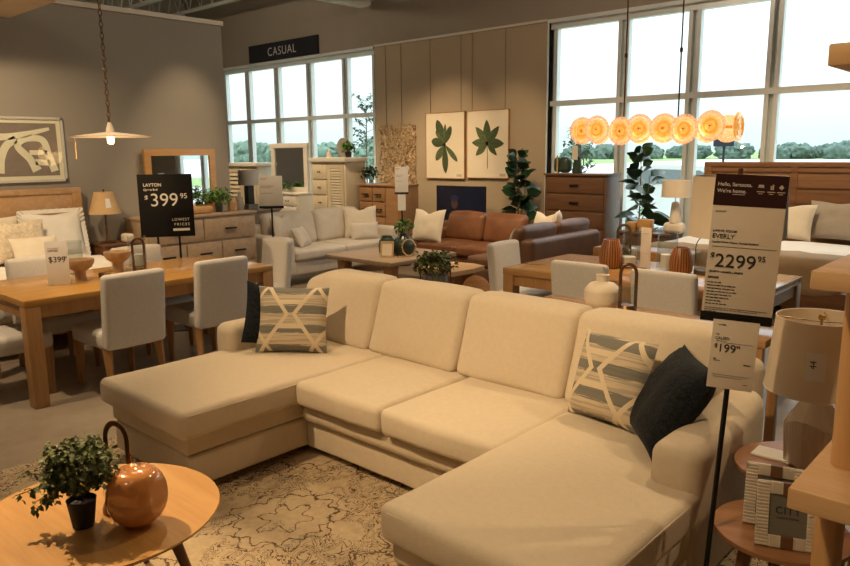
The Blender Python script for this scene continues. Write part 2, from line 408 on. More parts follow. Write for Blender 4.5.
def pattern_mat(flip=1, ox=0.0, ph=0.0):
    m, nt, b = nmat('kilim pillow'); sp = nt.nodes.new('ShaderNodeSeparateXYZ'); v = coords(nt); nt.links.new(v, sp.inputs[0])
    x, z = X(nt, sp.outputs[0]) + ox, X(nt, sp.outputs[2])
    z = z-.235
    st = X(nt, tnoise(nt, coords(nt, (8, 8, 170)), 1, 3, .6)); bands = ((z*52+ph).sin())*.5+.5
    thin = X(nt, tnoise(nt, coords(nt, (3, 3, 120)), 1, 2))
    dk = (bands*.60+st*.7).gt(.73); md = thin.gt(.52)
    f = z.abs()*.72+.022
    l1 = (x.abs()-f).abs().lt(.014)
    l2 = (x.abs()-((z.abs()*-.72)+.285)).abs().lt(.013)
    l3 = (z.abs()-.075).abs().lt(.014)*(x.abs().lt(.075))
    l = l1.max(l2).max(l3)
    c = mixc(nt, (md*.6).k, (.58, .48, .34), (.30, .27, .22)); c = mixc(nt, (dk*.85).k, c, (.13, .135, .125)); c = mixc(nt, l.k, c, (.68, .57, .40))
    nt.links.new(c, b.inputs['Base Color']); b.inputs['Roughness'].default_value = .95
    bump(nt, b, tnoise(nt, v, 260, 2), .5, .003); return m
M['kilim'] = pattern_mat(); M['kilim2'] = pattern_mat(1, .045, 1.2)
def amber_mat():
    m, nt, b = nmat('amber glass'); v = coords(nt); n = X(nt, tnoise(nt, v, 45, 3))
    sp = nt.nodes.new('ShaderNodeSeparateXYZ'); nt.links.new(v, sp.inputs[0])
    nt.links.new(ramp(nt, n.k, [(.35, (.70, .26, .04)), (.65, (.9, .50, .16))]), b.inputs['Base Color'])
    b.inputs['Roughness'].default_value = .15; b.inputs['Transmission Weight'].default_value = .35; b.inputs['Subsurface Weight'].default_value = 0
    sp2 = nt.nodes.new('ShaderNodeSeparateXYZ'); nt.links.new(coords(nt, kind='Generated'), sp2.inputs[0]); gx, gz = X(nt, sp2.outputs[0])-.5, X(nt, sp2.outputs[2])-.5
    rad = ((gx*gx+gz*gz).sqrt()*2 + (n-.5)*.35)
    nt.links.new(ramp(nt, rad.k, [(.05, (.50, .13, .01)), (.28, (1.0, .50, .10)), (.5, (.75, .24, .02)), (.72, (1.0, .50, .12)), (.95, (1.0, .62, .28))]), b.inputs['Emission Color']); b.inputs['Emission Strength'].default_value = .75  # glow of bulb-lit glass put into the discs as emission rings
    bump(nt, b, n.k, .8, .01); return m
M['amber'] = amber_mat()
def rim_mat():
    m = glassy('glowing rippled glass', (1.0, .80, .58), .5, .2); nt = m.node_tree; o = nt.nodes['Material Output']; src = o.inputs[0].links[0].from_socket
    b = nt.nodes.new('ShaderNodeBsdfPrincipled'); b.inputs['Base Color'].default_value = (.9, .55, .3, 1); b.inputs['Emission Color'].default_value = (1, .62, .34, 1); b.inputs['Emission Strength'].default_value = .75  # lit look of the rims put in as emission
    v = coords(nt); f = ramp(nt, tnoise(nt, v, 60, 3), [(.35, (.25, .25, .25)), (.65, (.8, .8, .8))]); mx = nt.nodes.new('ShaderNodeMixShader')
    nt.links.new(f, mx.inputs[0]); nt.links.new(src, mx.inputs[1]); nt.links.new(b.outputs[0], mx.inputs[2]); nt.links.new(mx.outputs[0], o.inputs[0]); return m
M['amber_rim'] = rim_mat()
M['bulb'] = emit('lit bulb', (1.0, .72, .35), 14)
M['bulb2'] = emit('lit bulb glass', (1.0, .66, .28), 6)
def vase_mat():
    m, nt, b = nmat('iridescent amber'); lw = nt.nodes.new('ShaderNodeLayerWeight'); lw.inputs[0].default_value = .45
    nt.links.new(ramp(nt, lw.outputs['Facing'], [(0, (.78, .33, .09)), (.7, (.66, .27, .09)), (1, (.55, .27, .24))]), b.inputs['Base Color'])
    b.inputs['Roughness'].default_value = .16; b.inputs['Metallic'].default_value = .0; b.inputs['Coat Weight'].default_value = .8
    b.inputs['Thin Film Thickness'].default_value = 420; b.inputs['Thin Film IOR'].default_value = 1.5; b.inputs['Transmission Weight'].default_value = .15; return m
M['vase'] = vase_mat()
# ------------------------------------------------------------------ structure
YW, XL, ZC = 10.0, -8.35, 5.35
X0, X1, Y0 = -17.0, 4.5, -5.0
struct(MB().span(X0, X1, Y0, YW+.2, -.12, 0).build('floor', M['floor'], smooth=0))
struct(MB().span(X0, X1, Y0, YW+.2, ZC, ZC+.15).build('ceiling', M['ceiling'], smooth=0))
WL, WR = (-16.2, -10.34), (-6.45, 1.4)
ZT, ZS = 3.64, .32
w = MB().span(X0, X1, YW, YW+.22, ZT, ZC).span(X0, WL[0], YW, YW+.22, 0, ZT).span(WL[1], WR[0], YW, YW+.22, 0, ZT).span(WR[1], X1, YW, YW+.22, 0, ZT)
w.span(WL[0], WL[1], YW, YW+.22, 0, ZS).span(WR[0], WR[1], YW, YW+.22, 0, ZS)
struct(w.build('wall_window', M['wall'], smooth=0))
struct(MB().span(-10.3, -6.47, YW-.03, YW-.002, 0, 3.66).build('wall_panel', M['wall_panel'], smooth=0))
struct(MB().span(-10.3, -6.47, YW-.05, YW-.002, 3.662, 3.70).build('trim_1', M['trimw'], smooth=0))
struct(MB().span(-10.3, -6.47, YW-.045, YW-.032, 0, .12).build('baseboard_window', M['trimw'], smooth=0))
struct(MB().span(XL-.16, XL, Y0, 5.4, 0, 3.30).build('wall_left', M['wall_left'], smooth=0))
struct(MB().span(XL-.18, XL+.025, Y0, 5.42, 3.302, 3.355).build('trim_2', M['trimw'], smooth=0))
struct(MB().span(XL-.001, XL+.012, Y0, 5.4, 0, .12).build('baseboard_left', M['trimw'], smooth=0))
struct(MB().span(X0-.2, X0, Y0, YW+.2, 0, ZC).build('wall_far_left', M['wall'], smooth=0))
struct(MB().span(X1, X1+.2, Y0, YW+.2, 0, ZC).build('wall_right', M['wall'], smooth=0))
struct(MB().span(X0, X1, Y0-.2, Y0, 0, ZC).build('wall_back', M['wall'], smooth=0))
struct(MB().span(XL+.002, -7.15, Y0+.01, 2.93, 3.10, 3.28).build('trim_3', M['soffit'], smooth=0))
def window(n, xa, xb, mull, trans):
    f = MB(); d0, d1 = YW+.06, YW+.16
    for x in [xa+.04, xb-.04]+mull:
        for dx in (-.075, .04):
            if xa+.03 < x+dx < xb-.03 or x in (xa+.04, xb-.04):
                f.span(max(xa, x+dx-.02), min(xb, x+dx+.035), d0, d1, ZS, ZT)
        f.span(max(xa, x-.05), min(xb, x+.05), d1-.03, d1+.02, ZS, ZT)
    f.span(xa, xb, d0-.01, d1, ZT-.09, ZT).span(xa, xb, d0-.01, d1, ZS, ZS+.08)
    for z in trans: f.span(xa, xb, d0-.01, d1+.01, z-.04, z+.04)
    o = struct(f.build('window_%d' % n, M['frame'], smooth=0))
    MB().span(xa, xb, YW+.10, YW+.106, ZS, ZT).build('window_pane', M['glass'], o, smooth=0)
    g = MB().span(xa, xb, YW-.03, YW+.055, ZT-.001, ZT+.05).span(xa, xb, YW-.05, YW+.055, ZS-.04, ZS+.002)
    g.span(xa-.07, xa, YW-.02, YW+.055, ZS, ZT+.05).build('window_casing', M['frame'], o, smooth=0)
    return o
window(1, WL[0], WL[1], [-15.55, -14.6, -13.5, -12.38, -11.25], [2.435])
window(2, WR[0], WR[1], [-5.22, -4.18, -3.14, -2.05, -.95, .2], [2.435])
for xa, xb in (WL, WR):   # sky portals: sampling aid inside the openings, they give no light of their own
    a = bpy.data.lights.new('window_daylight', 'AREA'); a.shape = 'RECTANGLE'; a.size = xb-xa; a.size_y = ZT-ZS; a.cycles.is_portal = True
    o = bpy.data.objects.new('window_daylight', a); COL.objects.link(o); o.location = ((xa+xb)/2, YW+.21, (ZT+ZS)/2); o.rotation_euler = (R(-90), 0, 0)
# hanging wires of the panel wall
# joists
def joist(y, label):
    t = thing('roof_joist', ((X0+X1)/2, y, 4.78), 0, label, 'roof joist', 'open web steel joists under the roof deck')
    L = (X1-X0)/2-.02
    MB().span(-L, L, -.05, -.01, 0, .05).span(-L, L, .01, .05, 0, .05).build('bottom_chord', M['steel'], t, smooth=0)
    MB().span(-L, L, -.05, -.01, .5, .565).span(-L, L, .01, .05, .5, .565).build('top_chord', M['steel'], t, smooth=0)
    w = MB(); n = 46
    for i in range(n):
        xa = -L+2*L*i/n; xb = xa+L/n; xc = xa+2*L/n
        w.cyl((xa, 0, .03), (xb, 0, .53), .013, seg=6).cyl((xb, 0, .53), (xc, 0, .03), .013, seg=6)
    w.build('web_rod', M['steel'], t, smooth=0)
for i, y in enumerate((9.0, 7.9, 6.8, 5.7, 4.6)):
    joist(y, ('open web steel roof joist nearest the window wall', 'open web steel roof joist, second from the window wall', 'open web steel roof joist, third from the window wall', 'open web steel roof joist, fourth from the window wall', 'open web steel roof joist, fifth from the window wall')[i])
t = thing('strip_light', (-10.35, 7.3, 4.36), 0, 'long pale strip light housing hanging under the joists above the windows', 'ceiling light')
MB().span(-.16, .16, -2.5, 2.5, .02, .10, .01).build('housing', M['white'], t)
MB().span(-.12, .12, -2.48, 2.48, 0, .019).build('diffuser', M['white'], t)
MB().span(-.2, .22, 2.3, 2.52, .10, .17).cyl((0, 2, .1), (0, 2, .42), .01).cyl((0, -2, .1), (0, -2, .42), .01).build('bracket', M['steel'], t)
# ------------------------------------------------------------------ outside
def out(o, label, cat, group=None): return tag(o, label, cat, group)
o = MB().span(-260, 260, YW+.25, 420, -.62, -.32).build('lawn', M['grass'], smooth=0); struct(o)
o = MB().span(-200, 200, 15.5, 24, -.318, -.30).build('pavement', M['asphalt'], smooth=0); struct(o)
o = MB().span(-52, 220, 34, 138, -.318, -.30).build('far_pavement', M['asphalt'], smooth=0); struct(o)
def blob_tree(name, x, y, z0, h, rad, label, group, mat, lumps=9, trunk=True, zlo=.45, zhi=.85):
    t = thing(name, (x, y, z0), 0, label, 'tree', group); c = MB()
    for i in range(lumps):
        a = random.uniform(0, 2*PI); r = rad*random.uniform(.1, .75); zz = h*random.uniform(zlo, zhi); q = rad*random.uniform(.35, .6)
        def shp(o, u, q=q, i=i): return o*(1+.35*noise.noise(o*2.6/q+Vector((i*7, x, 0)))+.2*noise.noise(o*6/q))
        c.soft((r*math.cos(a), r*math.sin(a), zz), (2*q, 2*q, 1.5*q), .74*q, 5, shape=shp)
    c.build('crown', mat, t, smooth=60)
    if trunk: MB().cyl((0, 0, 0), (0, 0, h*.6), rad*.09, rad*.05, 8).build('trunk', M['bark'], t)
    return t
x = -172; k = 0
while x < 62:
    wd = random.uniform(4.4, 6.4); h = random.uniform(2.2, 3.1)
    blob_tree('distant_tree', x, 150+(5 if k % 2 else -5), -.32, h, wd*.62, 'dark green tree in the distant tree line beyond the lawn', 'trees on the horizon', M['treefar'], 8, True, .2, .6); x += wd*.86; k += 1
for x, y, h, r_, lab in ((-35.5, 25, 2.5, 1.8, 'bushy tree outside the left window, at its left end'), (-31.5, 27, 2.2, 1.6, 'bushy tree outside the left window behind the white mirror'), (-27.3, 26, 2.9, 1.6, 'tallest rounded tree outside, seen above the louvered armoire'), (-23.4, 26, 2.1, 1.4, 'low bushy tree outside behind the plant on the armoire')):
    blob_tree('bushy_tree', x, y, -.32, h, r_, lab, None, M['treenear'], 10)
def sapling(x, y, z, h, label):
    t = thing('young_tree', (x, y, z), 0, label, 'tree'); c = MB(); b = MB()
    b.cyl((0, 0, 0), (.05, 0, h*.95), .03, .012, 8)
    for i in range(46):
        zz = h*random.uniform(.3, .98); a = random.uniform(0, 2*PI); L = (.30+.4*(1-zz/h))*random.uniform(.5, 1.2)
        e_ = Vector((L*math.cos(a), L*math.sin(a), zz+.2)); b.cyl((.03, 0, zz), e_, .008, .004, 5)
        for j in range(9):
            p = Vector((.03, 0, zz)).lerp(e_, random.uniform(.3, 1.05)); c.leaf(p, (random.uniform(-1, 1), random.uniform(-1, 1), random.uniform(-.3, 1)), .14, .07)
    c.build('leaves', M['treenear'], t, smooth=0); b.build('trunk', M['bark'], t)
sapling(-15.1, 14.2, -.32, 3.5, 'slender young tree outside at the right edge of the left window')
sapling(-8.0, 13.6, -.32, 2.4, 'small young tree outside above the tall dark chest')
def bush(x, y, h, r_, label):
    t = MB()
    for i in range(420):
        a = random.uniform(0, 2*PI); q = r_*math.sqrt(random.random()); zz = h*random.uniform(.1, 1)*(1-.5*(q/r_)**2)
        t.leaf((q*math.cos(a), q*math.sin(a), zz), (math.cos(a), math.sin(a), random.uniform(0, 1.4)), .13, .06)
    t.cyl((0, 0, 0), (0, 0, h*.6), .02, seg=6)
    tag(t.build('garden_bush', M['leafC'], smooth=0, loc=(x, y, -.32)), label, 'bush')
bush(-5.3, 10.9, 1.2, .5, 'green bush outside the window behind the fiddle leaf fig'); bush(-4.1, 10.9, 1.12, .5, 'green bush outside the window behind the small bedside lamp')
# parked car
def car():
    t = thing('parked_car', (-7.6, 17.6, -.30), R(12), 'white car parked outside the right window', 'car')
    P = [(-2.3, .35), (-2.3, .85), (-2.1, 1.0), (-1.5, 1.08), (-.95, 1.55), (-.3, 1.66), (.75, 1.62), (1.35, 1.3), (1.7, 1.12), (2.25, 1.0), (2.35, .6), (2.3, .35)]
    Mx = Matrix.Rotation(PI/2, 4, 'X'); b = MB().prism(P, -.9, .9, Mx); b.build('body', M['carpaint'], t, smooth=30)
    G = [(-1.30, 1.2), (-.86, 1.48), (-.3, 1.55), (.7, 1.52), (1.1, 1.3), (1.15, 1.2)]
    MB().prism(G, -.912, .912, Mx).build('side_window', M['carglass2'], t, smooth=0)
    for x in (-1.4, 1.45):
        for y in (-.82, .82):
            wz = MB().cyl((x, y-.1, .33), (x, y+.1, .33), .33, seg=24).build('wheel', M['rubber'], t)
car()
def roadsign():
    t = thing('road_sign', (-9.2, 25, -.32), 0, 'dark backed rounded sign on a post outside', 'sign')
    MB().cyl((0, 0, 0), (0, 0, 2.3), .04).build('post', M['black'], t); MB().span(-.34, .34, -.07, -.04, 2.1, 2.5, .02).build('sign_panel', M['navysign'], t)
roadsign()
def car2(x, y, lab):
    t = thing('distant_car', (x, y, -.30), 0, lab, 'car')
    MB().soft((0, 0, .65), (4.4, 1.8, .7), .3, 6).build('body', M['carpaint'], t); MB().soft((-.1, 0, 1.15), (2.4, 1.6, .6), .28, 6).build('cabin', M['carglass'], t)
    MB().cyl((-1.4, -.9, .3), (-1.4, .9, .3), .3).build('wheel', M['rubber'], t); MB().cyl((1.4, -.9, .3), (1.4, .9, .3), .3).build('wheel', M['rubber'], t)
# ------------------------------------------------------------------ sectional sofa
def sofa():
    t = thing('sectional_sofa', (-2.5, 2.6, 0), 0, 'large cream sectional sofa with a chaise at each end on the patterned rug', 'sofa')
    ox, oy = 2.5, -2.6; F = M['sofa']
    def soft(x0, x1, y0, y1, z0, z1, r, n=14, puff=(0, 0, 0), rot=(0, 0, 0), wob=.004, mb=None, sh=None):
        mb = mb or MB(); return mb.soft(((x0+x1)/2+ox, (y0+y1)/2+oy, (z0+z1)/2), (x1-x0, y1-y0, z1-z0), r, n, puff, rot, wob, x0*10+y0, shape=sh)
    YF = 1.68
    # lower bases and the pull-out bands above them
    soft(-3.97, -3.17, YF+.04, 3.3, .06, .235, .02, 10).build('chaise_base', F, t)
    soft(-1.74, -.95, YF+.04, 3.18, .06, .235, .02, 10).build('chaise_base', F, t)
    soft(-3.17, -1.74, 2.46, 3.3, .06, .22, .02, 10).build('seat_base', F, t)
    soft(-3.975, -3.165, YF+.035, 3.2, .24, .355, .02, 10).build('storage_band', F, t)
    soft(-1.745, -.945, YF+.035, 3.18, .24, .355, .02, 10).build('storage_band', F, t)
    soft(-3.16, -1.75, 2.41, 3.2, .225, .345, .05, 10).build('sleeper_band', F, t)
    # seat cushions
    soft(-4.00, -3.105, YF-.02, 3.16, .345, .49, .036, 24, (.0, .012, .008)).build('chaise_cushion', F, t)
    soft(-1.755, -.925, YF-.02, 3.16, .345, .49, .036, 24, (.0, .012, .008)).build('chaise_cushion', F, t)
    soft(-3.125, -2.462, 2.35, 3.16, .345, .484, .036, 14, (0, .008, .010)).build('seat_cushion', F, t)
    soft(-2.458, -1.74, 2.35, 3.16, .345, .484, .036, 14, (0, .008, .010)).build('seat_cushion', F, t)
    # back cushions lean back
    def bsh(o, u):
        k = max(0, u[2]); o.y += .075*(u[2]+1); o.y += -.015*k*(1-u[0]**2); o.x *= 1+.02*k
        o.z += -.012*k*abs(u[0])**4
        return o
    def bshl(o, u):
        o = bsh(o, u)
        if u[2] > .3 and u[0] < -.4: o.z -= .07*((u[2]-.3)/.7)*((-u[0]-.4)/.6)
        return o
    for i, (x0, x1) in enumerate(((-3.99, -3.265), (-3.26, -2.555), (-2.55, -1.845), (-1.84, -1.10))):
        soft(x0, x1, 3.02, 3.22, .475, .925, .042, 16, (.004, .035, .006), sh=bshl if i == 0 else bsh, wob=.006).build('back_cushion', F, t)
    bk = MB()
    bk.soft(((-4.0-1.0)/2+ox, 3.37+oy, .42), (3.0, .14, .72), .06, 20)
    bk.build('back_frame', F, t)
    def ash(o, u):
        if u[2] > 0: o.z += .05*max(0, u[1])
        return o
    soft(-4.06, -3.86, 2.44, 3.28, .06, .655, .06, 12, (.005, 0, .01), sh=ash).build('arm', F, t)
    soft(-1.115, -.925, 2.45, 3.20, .06, .65, .06, 12, (.01, 0, .01), sh=ash).build('arm', F, t)
    for x, y in ((-3.95, YF+.12), (-3.25, YF+.12), (-3.95, 3.25), (-1.7, YF+.12), (-1.02, YF+.12), (-1.02, 3.15), (-2.45, 3.3)):
        MB().box((x+ox, y+oy, .036), (.06, .06, .048), .004).build('foot', M['black'], t)
    # welt seams on the chaise cushions
    for x0, x1 in ((-4.00, -3.105), (-1.755, -.925)):
        z = .466; y0 = YF-.02
        pts = [(x0+.004+ox, 2.42+oy, z), (x0+.004+ox, y0+.05+oy, z), (x0+.02+ox, y0+.018+oy, z), (x0+.05+ox, y0+.003+oy, z), (x1-.05+ox, y0+.003+oy, z), (x1-.018+ox, y0+.018+oy, z), (x1-.003+ox, y0+.05+oy, z), (x1-.003+ox, 2.42+oy, z)]
        MB().tube(pts, .0035, 6).build('seam_welt', F, t)
sofa()
# pillows ------------------------------------------------------------
def pillow_mesh(w, h, th, n=16, chop=0, seed=0, ruff=0):
    m = MB(); vs = []; fs = []
    def P(i, j, s_):
        u, v = -1+2*i/n, -1+2*j/n
        k = 1-.07*(1-abs(v)**2)*abs(u)**6; k2 = 1-.07*(1-abs(u)**2)*abs(v)**6
        x, z = u*w/2*k, (v*h/2)*k2
        if chop and v > 0: z -= chop*h*math.exp(-(u/.35)**2)*v**2
        q = max(0, (1-abs(u)**3.2))**.6*max(0, (1-abs(v)**3.2))**.6
        y = s_*th/2*q
        if s_: y += .010*noise.noise(Vector((x*9, z*9, seed+s_)))*q + .004*noise.noise(Vector((x*25, z*25, seed+s_)))*q
        return Vector((x, y, z+h/2))
    for s_ in (-1, 1):
        o = len(vs)
        for i in range(n+1):
            for j in range(n+1): vs.append(P(i, j, s_))
        for i in range(n):
            for j in range(n):
                a = o+i*(n+1)+j; f = [a, a+n+1, a+n+2, a+1]; fs.append(f if s_ < 0 else f[::-1])
    m.add(vs, fs)
    if ruff:
        k = 90; ring = []
        for i in range(k):
            a = i/k*4; s = int(a); f = a-s
            c = [(-1, -1), (1, -1), (1, 1), (-1, 1), (-1, -1)]; u = c[s][0]*(1-f)+c[s+1][0]*f; v = c[s][1]*(1-f)+c[s+1][1]*f
            ring.append((u, v))
        rv = []; rf = []
        for i, (u, v) in enumerate(ring):
            wv = .012*(1 if i % 2 else -1); rv.append((u*w/2*.96, 0, v*h/2*.96+h/2)); rv.append((u*(w/2+ruff), wv, v*(h/2+ruff)+h/2))
        for i in range(k): j = (i+1) % k; rf.append([2*i, 2*j, 2*j+1, 2*i+1])
        m.add(rv, rf)
    return m
def pillow(name, loc, rot, w, h, th, mat, label, cat='pillow', group=None, chop=0, seed=0, ruff=0):
    o = pillow_mesh(w, h, th, 18, chop, seed, ruff).build(name, mat, smooth=60); o.location = loc; o.rotation_euler = rot
    return tag(o, label, cat, group)
pillow('throw_pillow', (-3.56, 2.67, .497), (R(-20), R(1), R(40)), .45, .42, .15, M['kilim'], 'grey and cream geometric pillow on the left chaise', seed=3)
pillow('throw_pillow', (-3.72, 2.64, .515), (R(-22), R(16), R(72)), .40, .40, .13, M['charcoal'], 'charcoal pillow tucked behind the geometric one on the left chaise', seed=7)
pillow('throw_pillow', (-1.53, 2.86, .497), (R(-20), R(-1), R(-10)), .40, .41, .15, M['kilim2'], 'blue grey and cream geometric pillow on the right chaise', seed=5)
pillow('throw_pillow', (-1.30, 2.76, .50), (R(-34), R(0), R(-50)), .46, .44, .16, M['charcoal'], 'charcoal pillow leaning on the right arm of the sectional', seed=9)
# rug --------------------------------------------------------------
o = MB().span(-1.62, 2.45, -1.7, 1.45, .002, .012).build('area_rug', M['rug'], smooth=0); o.location = (-2.66, 1.92, 0)
tag(o, 'cream area rug with faded brown floral medallion under the sectional', 'rug')
# ------------------------------------------------------------------ round coffee table
def rtable():
    t = thing('round_coffee_table', (-2.55, 1.02, .012), 0, 'round light oak coffee table on tapered splayed legs in the foreground', 'coffee table')
    prof = [(0, .398), (.385, .398), (.405, .402), (.425, .416), (.427, .420), (.425, .424), (0, .424)]
    MB().lathe(prof, seg=72, cap=False).build('tabletop', M['oaklight'], t, smooth=40)
    for k in range(4):
        a = R(42+90*k); c, s = math.cos(a), math.sin(a)
        MB().tube([(c*.24, s*.24, .40), (c*.37, s*.37, 0)], [.024, .012], 14).build('leg', M['walnutz'], t)
    MB().box((0, 0, .385), (.5, .07, .026), .004).box((0, 0, .385), (.07, .5, .026), .004).build('brace', M['walnut'], t)
rtable()
TZ = .438
def leafy(c, n, rad, zc, hz, L, wd, seed=1, droopy=()):
    rnd = random.Random(seed); m = MB(); st = MB()
    for i in range(n):
        a = rnd.uniform(0, 2*PI); el = rnd.uniform(-.5, 1.5); rr = rad*(rnd.uniform(.25, 1)**.6)
        p = Vector((rr*math.cos(a)*math.cos(el*.7), rr*math.sin(a)*math.cos(el*.7), zc+hz*math.sin(el)*rnd.uniform(.5, 1.0)))
        if i % 7 == 0: st.tube([(0, 0, zc*.45), Vector((p.x*.5, p.y*.5, zc*.8)), p], .0016, 5)
        for j in range(3):
            q = p+Vector((rnd.uniform(-1, 1), rnd.uniform(-1, 1), rnd.uniform(-1, 1)))*L*.8
            m.leaf(q, (rnd.uniform(-1, 1), rnd.uniform(-1, 1), rnd.uniform(-.6, .8)), L, wd, nrm=rnd.uniform(-1, 1), seg=3)
    for (dx, dy, dz, k) in droopy:
        for i in range(k):
            f = rnd.random(); p = Vector((dx*f, dy*f, zc*.9+dz*f))+Vector((rnd.uniform(-1, 1), rnd.uniform(-1, 1), rnd.uniform(-1, 1)))*.02
            m.leaf(p, (rnd.uniform(-1, 1), rnd.uniform(-1, 1), rnd.uniform(-1, .6)), L, wd, nrm=rnd.uniform(-1, 1), seg=3)
        st.tube([(0, 0, zc*.5), (dx*.5, dy*.5, zc*.9+dz*.4), (dx, dy, zc*.9+dz)], .0016, 5)
    return m, st
t = thing('potted_plant', (-2.49, .94, TZ), 0, 'small bushy green plant in a charcoal pot on the round coffee table', 'plant')
MB().lathe([(.034, 0), (.036, .002), (.048, .095), (.050, .10), (.046, .10), (.044, .085), (0, .085)], seg=32).build('pot', M['pot'], t)
m, st = leafy(None, 420, .125, .205, .100, .021, .017, 4, ((-.12, -.17, -.05, 60), (-.15, -.13, .01, 50), (.03, .12, -.02, 40), (-.05, -.13, -.09, 50), (-.10, -.12, -.09, 40)))
m.build('foliage', M['leafA'], t, smooth=0); st.build('stems', M['stem'], t)
# dimpled glass vase
t = thing('glass_vase', (-2.352, 1.075, TZ), 0, 'round amber iridescent glass vase with dimpled sides on the coffee table', 'vase')
def vsh(o, u):
    r = o.length; d = o.normalized()
    for k in range(4):
        a = R(26+90*k); c = Vector((math.cos(a), math.sin(a), .08)).normalized(); q = d.dot(c)
        if q > .87: o = o*(1-.17*min(1, (q-.87)/.07)**1.5)
    if d.z > .90: o.z -= .018*min(1, (d.z-.90)/.05)
    if d.z < -.93: o.z = max(o.z, -.112)
    return o
MB().soft((0, 0, .110), (.205, .205, .226), .1020, 18, shape=vsh).build('bowl', M['vase'], t, smooth=80)
# ring handled candle lantern
def lantern(name, loc, rz, sc, label, mat):
    t = thing(name, loc, rz, label, 'candle holder')
    pts = [(-.045*sc, 0, .03*sc)]+[(-.045*sc*math.cos(a)*1.0, 0, (.24+.055*math.sin(a))*sc) for a in [PI*i/12 for i in range(13)]]+[(.045*sc, 0, .03*sc)]
    MB().tube(pts, .0065*sc, 8, flat=(.6, 1.5)).build('handle', mat, t)
    MB().lathe([(.058*sc, 0), (.058*sc, .012*sc), (.05*sc, .035*sc), (.042*sc, .05*sc), (0, .05*sc)], seg=24).build('base', mat, t)
    MB().lathe([(.052*sc, .05*sc), (.055*sc, .17*sc), (.053*sc, .17*sc), (.050*sc, .055*sc)], seg=24, cap=False).build('glass_cup', M['cglass'], t)
    return t
lantern('candle_lantern', (-2.505, 1.085, TZ), R(20), 1.12, 'bronze loop handled glass candle holder behind the amber vase', M['bronze'])
# ------------------------------------------------------------------ dining chairs
def make_chair(label, group):
    t = thing('dining_chair', (0, 0, 0), 0, label, 'chair', group); F = M['chair']
    def bs(o, u):
        o.y += -.028*(u[2]+1)*.5*2 - .018*(1-u[0]**2)*max(0, u[2]); return o
    MB().soft((0, -.215, .615), (.47, .085, .55), .03, 8, (0, .01, .006), shape=bs).build('backrest', F, t)
    MB().soft((0, .04, .405), (.48, .50, .13), .04, 8, (0, 0, .012)).build('seat', F, t)
    for sx_ in (-1, 1):
        MB().tube([(sx_*.20, .25, .35), (sx_*.205, .255, 0)], [.038, .023], 4).build('leg', M['oakz'], t, smooth=0)
        MB().tube([(sx_*.20, -.19, .35), (sx_*.205, -.235, 0)], [.038, .021], 4).build('leg', M['oakz'], t, smooth=0)
    return t
G1 = 'upholstered dining chairs round the left table'; G2 = 'upholstered dining chairs round the right table'
ch = make_chair('oatmeal upholstered dining chair beside the left table, nearest the camera and the potted plant', G1)
ch.location = (-5.30, 2.40, 0); ch.rotation_euler = (0, 0, R(92))
dup(ch, (-5.37, 3.18, 0), R(90), 'oatmeal upholstered dining chair beside the left table, second along the side next to the sectional', G1)
dup(ch, (-5.90, 4.03, 0), R(174), 'oatmeal upholstered dining chair at the far end of the left table by the beige sofa', G1)
dup(ch, (-5.70, 1.70, 0), R(0), 'oatmeal upholstered dining chair at the near end of the left table', G1)
dup(ch, (-6.17, 3.13, 0), R(-90), 'oatmeal upholstered dining chair behind the left table below the black price sign', G1)
dup(ch, (-6.17, 2.27, 0), R(-88), 'oatmeal upholstered dining chair behind the left table, in front of the bed', G1)
dup(ch, (-3.70, 5.46, 0), R(-86), 'white upholstered dining chair turned sideways at the left end of the right table', G2)
dup(ch, (-2.77, 5.03, 0), R(0), 'taupe backed dining chair tucked under the right table beside the white bottle vase', G2)
dup(ch, (-2.11, 5.03, 0), R(0), 'taupe backed dining chair tucked under the right table beside the price stand', G2)
# ------------------------------------------------------------------ dining tables
def dtable(loc, sx_, sy_, label, top, leg, th=.045, apron=True, lw=.10):
    t = thing('dining_table', loc, 0, label, 'table')
    MB().box((0, 0, .76-th/2), (sx_, sy_, th), .003).build('tabletop', top, t)
    for a in (-1, 1):
        for b in (-1, 1):
            MB().box((a*(sx_/2-lw/2-.002), b*(sy_/2-lw/2-.002), (.76-th)/2), (lw, lw, .76-th-.001), .003).build('leg', leg, t)
    if apron:
        z = .76-th-.055
        MB().span(-sx_/2+lw, sx_/2-lw, -sy_/2+.02, -sy_/2+.045, z-.035, z+.054).span(-sx_/2+lw, sx_/2-lw, sy_/2-.045, sy_/2-.02, z-.035, z+.054)\
            .span(-sx_/2+.02, -sx_/2+.045, -sy_/2+lw, sy_/2-lw, z-.035, z+.054).span(sx_/2-.045, sx_/2-.02, -sy_/2+lw, sy_/2-lw, z-.035, z+.054).build('apron', leg, t, smooth=0)
    return t
dtable((-5.72, 2.73, 0), 1.06, 2.02, 'long honey oak dining table with thick square legs on the left', M['oak'], M['oakz'])
dtable((-2.55, 5.41, 0), 2.02, 1.06, 'honey oak dining table under the amber chandelier', M['oakx'], M['oakz'], th=.055)
